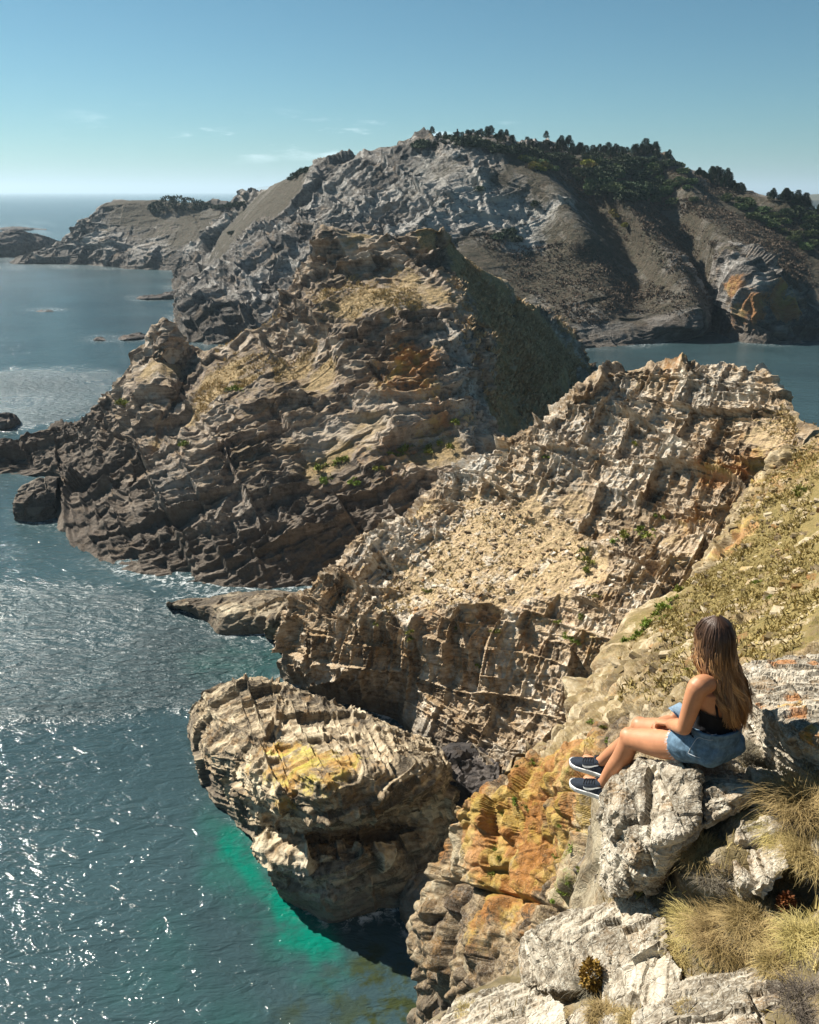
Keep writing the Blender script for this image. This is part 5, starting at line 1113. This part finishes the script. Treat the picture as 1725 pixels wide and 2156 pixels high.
scatter('dry_grass', middle, [[(460, 740), (640, 580), (860, 590), (880, 640), (700, 700), (720, 780), (600, 850), (440, 880), (400, 860)]], 3500, .26, DRY, 'dry grass on the ledges of the middle headland', 4, chan=.3, seed=4, width=.12, lean=1.2)
scatter('dry_grass', ridge, [[(760, 1180), (900, 1080), (1000, 1050), (1250, 1080), (1400, 1120), (1380, 1230), (1100, 1250), (850, 1300), (760, 1280)], [(1540, 870), (1690, 880), (1700, 950), (1560, 930)]], 2600, .12, DRY, 'dry grass and bits on the slope of the sunlit ridge', 3, chan=.2, seed=5, width=.2, lean=1.6)
scatter('turf', slope, [[(1640, 950), (1725, 920), (1725, 1400), (1560, 1460), (1300, 1480), (1340, 1380), (1480, 1210)]], 16000, .12, leaf_mat('slope_grass', (0.185, 0.14, 0.048), (0.38, 0.285, 0.11)), 'short dry grass on the turf slope', 3, chan=.12, seed=6, width=.15, lean=1.6)

scatter('dry_turf', ground, [[(1180, 1950), (1420, 1700), (1560, 1640), (1750, 1590), (5000, 600), (6000, 6000), (1000, 6000), (950, 2300)]], 16000, .045, TUSS, 'short dry turf between the boulders of the ledge', 4, seed=9, width=.06, lean=.9)
def loose_stones(name, grid_o, polys, n, size, label, mat, seed=1):
    r = np.random.default_rng(seed); me = grid_o.data; V = np.empty(len(me.vertices) * 3, np.float32); me.vertices.foreach_get('co', V); V = V.reshape(-1, 3); px, py = project(V); ok = np.zeros(len(V), bool)
    for p in polys: ok |= inside(p, px, py)
    I = np.nonzero(ok)[0]; w = ((V[I] - EYE) ** 2).sum(1); k = r.choice(I, n, p=w / w.sum())
    cube = np.array([(x, y, z) for z in (-1, 1) for y in (-1, 1) for x in (-1, 1)], float); fq = np.array([(0, 2, 3, 1), (4, 5, 7, 6), (0, 1, 5, 4), (2, 6, 7, 3), (0, 4, 6, 2), (1, 3, 7, 5)])
    sz = size * (.3 + r.random(n) ** 3 * 1.6); ax = np.stack([1 + .6 * r.random(n), .7 + .4 * r.random(n), .35 + .4 * r.random(n)], 1) * sz[:, None] * .5
    P = cube[None] * ax[:, None] * (.6 + .55 * r.random((n, 8, 3))); a = r.random(n) * 6.283; c, s = np.cos(a)[:, None], np.sin(a)[:, None]
    X = P[..., 0] * c - P[..., 1] * s; Y = P[..., 0] * s + P[..., 1] * c; T = (r.random((n, 1)) - .5) * .9; Zz = P[..., 2] + X * T
    Vv = np.stack([X, Y, Zz], -1) + V[k][:, None]; q = (fq[None] + 8 * np.arange(n)[:, None, None]).reshape(-1, 4)
    Zc = np.zeros((n * 8, 4)); Zc[:, 3] = np.repeat(r.random(n), 8); Zc[:, 1] = np.repeat((r.random(n) < .15) * .7, 8)
    o = bpy.data.objects.new(name, mesh_from(name, Vv.reshape(-1, 3), q, mat, False, {'zone': Zc})); COL.objects.link(o); tag(o, label, None, None, 'stuff')
loose_stones('stones', slope, [[(1600, 1000), (1640, 955), (1760, 900), (1760, 1420), (1560, 1470), (1200, 1590), (1300, 1390), (1420, 1270)]], 1700, .19, 'loose stones on the turf slope', ROCK_SLOPE, 3)
loose_stones('stones', ridge, [[(760, 1180), (900, 1080), (1000, 1040), (1250, 1060), (1420, 1120), (1400, 1250), (1100, 1260), (850, 1310), (760, 1290)]], 1300, .17, 'loose stones on the earthy slope of the sunlit ridge', ROCK_RIDGE, 4)

# small green plants rooted in the cliffs
def herb_parts(seed, mat=HERB):
    r = np.random.default_rng(seed); n = 240; k = 6; cc = (r.random((k, 3)) - .5) * (1.2, 1.2, .35); i = r.integers(0, k, n); d = rdir(n, r); d[:, 2] = abs(d[:, 2])
    C = cc[i] + d * (.12 + .25 * r.random((n, 1))); B = (d + .5 * rdir(n, r)) * .085; A = np.cross(B, rdir(n, r)) * .7
    return [('leaves', quads_mesh('leaves', C, A, B, mat, .5)), ('stem', tube_mesh('stem', [(0, 0, -.15), (0, 0, .2)], [.03, .012], BARK, 5))]
herbs = [plant_thing('cliff_plant', 'small green plant growing in a rock crevice', 'plant', 'green plants in the crevices', herb_parts(70 + k)) for k in range(4)]
hs_ = [(1320,1125,.8),(1345,1118,.9),(1365,1130,.7),(1378,1115,.6),(1300,1140,.6),(1232,1160,.6),(1240,1180,.8),(1236,1198,.6),(1390,1088,.5),(1340,935,.45),(1150,962,.4),(900,1245,.5),(1195,1340,.55),(1210,1352,.5),(1175,1310,.4),(1040,1330,.5),(860,1330,.55),(870,1345,.5),(790,1310,.5),(960,1320,.5),(1010,1400,.45),(1225,1300,.5),(1255,1255,.5),
       (1092,1612,.45),(1120,1605,.4),(1085,1690,.5),(1110,1700,.45),(1060,1715,.4),(1180,1735,.4),(1215,1750,.45),(1205,1790,.5),(1170,1805,.4),(1045,1785,.45),(1050,1805,.4),(1042,1840,.5),(1185,1880,.55),(1172,1895,.5),(1200,1860,.45),(1220,1830,.4),(1260,1590,.4),(1280,1560,.4),(1330,1570,.35),(1320,1540,.4),(1270,1530,.4),(1245,1520,.4),
       (1440,1240,.7),(1330,1350,.8),(1345,1335,.8),(1360,1320,.8),(1375,1310,.9),(1390,1295,.9),(1405,1280,.9),(1420,1265,.8),(1700,1030,.9),(1688,1040,.8),(1450,1410,.35),(1600,1225,.6),(1620,1260,.5),
       (685,985,.9),(720,975,.9),(850,945,.8),(835,960,.8),(940,940,.8),(955,890,.7),(500,820,.8),(690,1010,.8),(745,1015,.7),(265,850,.8),(385,935,.6),(905,950,.8),(800,985,.7)]
kk = 0
for x, y, s in hs_:
    p, n_, ob = spot(x, y)
    if p is None or ob is None or ob.name.startswith(('sea', 'body')): continue
    o = use(herbs, kk % 4); place(o, p + n_ * .03 * np.linalg.norm(p - EYE) / 40, R1.random() * 6.28, s * .85 * np.linalg.norm(p - EYE) / 52); kk += 1

# grass tussocks, twigs and stems on the near ledge
def blades(name, n, base_r, length, spread, width, mat, seed, segs=5, droop=1.15, up=1.0):
    r = np.random.default_rng(seed); a = r.random(n) * 6.283; rr = base_r * np.sqrt(r.random(n)); root = np.stack([rr * np.cos(a), rr * np.sin(a), 0 * a - .02], 1)
    az = a + r.normal(size=n) * 1.3 + .5; tl = spread * (.15 + .85 * r.random(n)) * (rr / base_r * .6 + .4); L = length * (.45 + .6 * r.random(n)); sd = np.stack([-np.sin(az), np.cos(az), 0 * az], 1); hd = np.stack([np.cos(az), np.sin(az), 0 * az], 1)
    V = np.zeros((n, segs + 1, 2, 3)); P = root.copy(); ang = tl.copy()
    for j in range(segs + 1):
        w = width * (1 - j / segs) ** .7 + width * .08; V[:, j, 0] = P - sd * w; V[:, j, 1] = P + sd * w
        P = P + (hd * np.sin(ang)[:, None] + np.array((0, 0, 1)) * np.cos(ang)[:, None]) * (L / segs)[:, None]; ang = ang + droop * (.4 + r.random(n)) / segs * 1.6
    i = np.arange(n * (segs + 1) * 2).reshape(n, segs + 1, 2)
    q = np.stack([i[:, :-1, 0], i[:, :-1, 1], i[:, 1:, 1], i[:, 1:, 0]], -1).reshape(-1, 4)
    return mesh_from(name, V.reshape(-1, 3), q, mat, False)
def tussock(px, py, r, L, label, seed, mat=TUSS, n=1500, base=True, spread=.9, width=.0011, name='grass_tussock', cat='grass tussock', Y=None):
    p, n_, ob = spot(px, py)
    if Y: p = at(px, py, Y)
    if p is None: return
    parts = [('blades', blades('blades', n, r, L, spread, width, mat, seed))]
    if base: parts.append(('dead_thatch', blades('dead_thatch', n // 2, r * 1.05, L * .5, 1.3, width, TWIG, seed + 50)))
    e = plant_thing(name, label, cat, None, parts); e.location = tuple(p); return e
tussock(1476, 1805, .065, .15, 'round golden tussock in the crack below the seat boulder', 1, Y=3.22)
tussock(1500, 1850, .06, .10, 'dead grey thatch under the round golden tussock', 2, TWIG, 700, False)
tussock(1692, 1710, .11, .27, 'tall golden tussock at the edge under the broad lichened slab', 3)
tussock(1655, 1770, .075, .17, 'small golden tussock right of the pale wedge block', 4)
tussock(1715, 1810, .10, .20, 'shaggy golden tussock below the tall one on the right', 5)
tussock(1480, 1965, .10, .18, 'golden tussock at the left end of the large grass bank', 6)
tussock(1530, 1985, .11, .20, 'thick golden tussock in the middle of the large grass bank', 7, n=2200)
tussock(1590, 1960, .10, .19, 'golden tussock at the upper right of the large grass bank', 8)
tussock(1437, 2010, .06, .10, 'low tussock hanging over the lower white slab', 9, n=900)
tussock(1560, 2020, .07, .12, 'low dry tussock just above the flat bottom slab', 10)
tussock(1650, 2040, .08, .12, 'golden tussock right of the flat bottom slab', 11)
tussock(1705, 1990, .09, .14, 'golden tussock at the right edge below the wedge block', 12)
tussock(1700, 2110, .08, .11, 'grey twiggy tuft in the bottom right corner', 13, TWIG, 1000, False, 1.2)
tussock(1270, 2140, .06, .08, 'golden tuft at the bottom beside the small rusty block', 14, n=1000)
tussock(1330, 2150, .04, .06, 'low golden tuft left of the flat bottom slab', 17, n=600)
tussock(1450, 2125, .035, .05, 'little dry tuft growing on the flat bottom slab', 15, n=400)
tussock(985, 2130, .05, .06, 'thin dry tuft on the low slab at the cliff brink', 16, n=260)
tussock(1580, 1585, .07, .13, 'dark twiggy tuft in the shade behind the woman', 18, TWIG, 900, False, 1.1)
tussock(1610, 1660, .05, .08, 'grey twiggy tuft on the slab right of the dark hollow', 19, TWIG, 600, False, 1.2)
tussock(1640, 1880, .07, .10, 'brown twiggy tuft right of the large grass bank', 20, TWIG, 800, False, 1.1)
tussock(1430, 1720, .02, .04, 'tiny herb tuft at the shaded foot of the seat boulder', 21, HERB, 220, False)
def small_shrub(px, py, label, seed, s):
    p, n_, ob = spot(px, py)
    if p is None: return
    r = np.random.default_rng(seed); n = 900; d = rdir(n, r); C = d * np.array((.05, .05, .085)) * (.6 + .4 * r.random((n, 1))) + (0, 0, .08); B = (d + rdir(n, r) * .6) * .006; A = np.cross(B, rdir(n, r)) * .8
    e = plant_thing('small_shrub', label, 'shrub', None, [('leaves', quads_mesh('leaves', C, A, B, RUSTY, .5)), ('twigs', blades('twigs', 260, .03, .16, .7, .0011, TWIG, seed))]); e.location = tuple(p); e.scale = (s, s, s)
small_shrub(1243, 2085, 'small rust brown shrub growing between the white slabs', 5, 1.15)
small_shrub(1650, 1930, 'small dark green brown shrub in the grass on the right', 6, .8)
def stems(pts, label, mat=DRY):
    for k, (x, y, h, lean) in enumerate(pts):
        p, n_, ob = spot(x, y)
        if p is None: continue
        e = plant_thing('seed_grass', label, 'grass', 'dry seed grasses', [('stalk', tube_mesh('stalk', [(0, 0, -.02), (lean * .3, 0, h * .5), (lean, .01, h)], [.0013, .0011, .0007], mat, 5)), ('seed_head', tube_mesh('seed_head', [(lean, .01, h - .002), (lean * 1.15, .012, h + .035)], [.0028, .001], mat, 6))]); e.location = tuple(p)
stems([(1535, 1850, .20, -.03), (1525, 1830, .17, .02), (1545, 1870, .16, .04), (1470, 1780, .13, .03), (1475, 1775, .10, -.02), (1560, 1890, .12, -.06)], 'thin dry stem standing before the dark hollow')
stems([(1060, 2140, .08, -.02), (1080, 2145, .07, .01), (1045, 2150, .06, -.03), (1100, 2130, .05, .02), (1030, 2148, .07, .0)], 'thin dry seed stem on the low slab at the brink')

# distant land
def distant(name, pts, Y, label, mat):
    cols = [[(x, t, Y * 1.02), (x, (t + b) / 2, Y * 1.005), (x, b, Y)] for x, t, b in pts]
    o, _, _ = loft(name, cols, 90, 24, rockdisp([], big=(Y * .0012, Y * .02), seed=3), mat, back=((0, Y * .02, -3), (0, Y * .06, -40)), smooth_it=1, skirt=5)
    tag(o, label, 'hill', kind='structure')
LAND = make_rock('distant_land', (0.10, 0.10, 0.07), (0.14, 0.135, 0.085), (0.19, 0.175, 0.11), s=90, tide=0, speck=0, bump=.2)
distant('distant_hill', [(498, 405, 408), (512, 399.5, 408), (525, 400.5, 408), (540, 396, 408), (556, 392.5, 408), (575, 391, 408), (610, 389, 408), (680, 390, 408)], 15000, 'faint blue headland on the horizon', LAND)
distant('distant_hill', [(1670, 416, 431), (1690, 411, 432), (1725, 409, 432), (1800, 407, 433), (1900, 409, 433)], 2120, 'faint far shore right of the hill', LAND)
# ------------------------------------------------------------------ the air
hz_me = bpy.data.meshes.new('haze'); bm = bmesh.new(); bmesh.ops.create_cube(bm, size=1)
bmesh.ops.scale(bm, vec=(190000, 190000, 260), verts=bm.verts); bmesh.ops.translate(bm, vec=(0, 0, 260 / 2 - 65), verts=bm.verts); bm.to_mesh(hz_me); bm.free()
hm = bpy.data.materials.new('haze_air'); hm.use_nodes = True; nt = hm.node_tree; nt.nodes.remove(nt.nodes['Principled BSDF'])
pv = nd(nt, 'ShaderNodeVolumePrincipled', ins={'Color': (0.60, 0.80, 0.95, 1), 'Density': 0.00013, 'Anisotropy': 0.25}); nt.links.new(pv.outputs[0], nt.nodes['Material Output'].inputs['Volume'])
hz_me.materials.append(hm); hz = bpy.data.objects.new('haze', hz_me); COL.objects.link(hz); tag(hz, 'thin pale sea haze in the air', None, None, 'stuff')
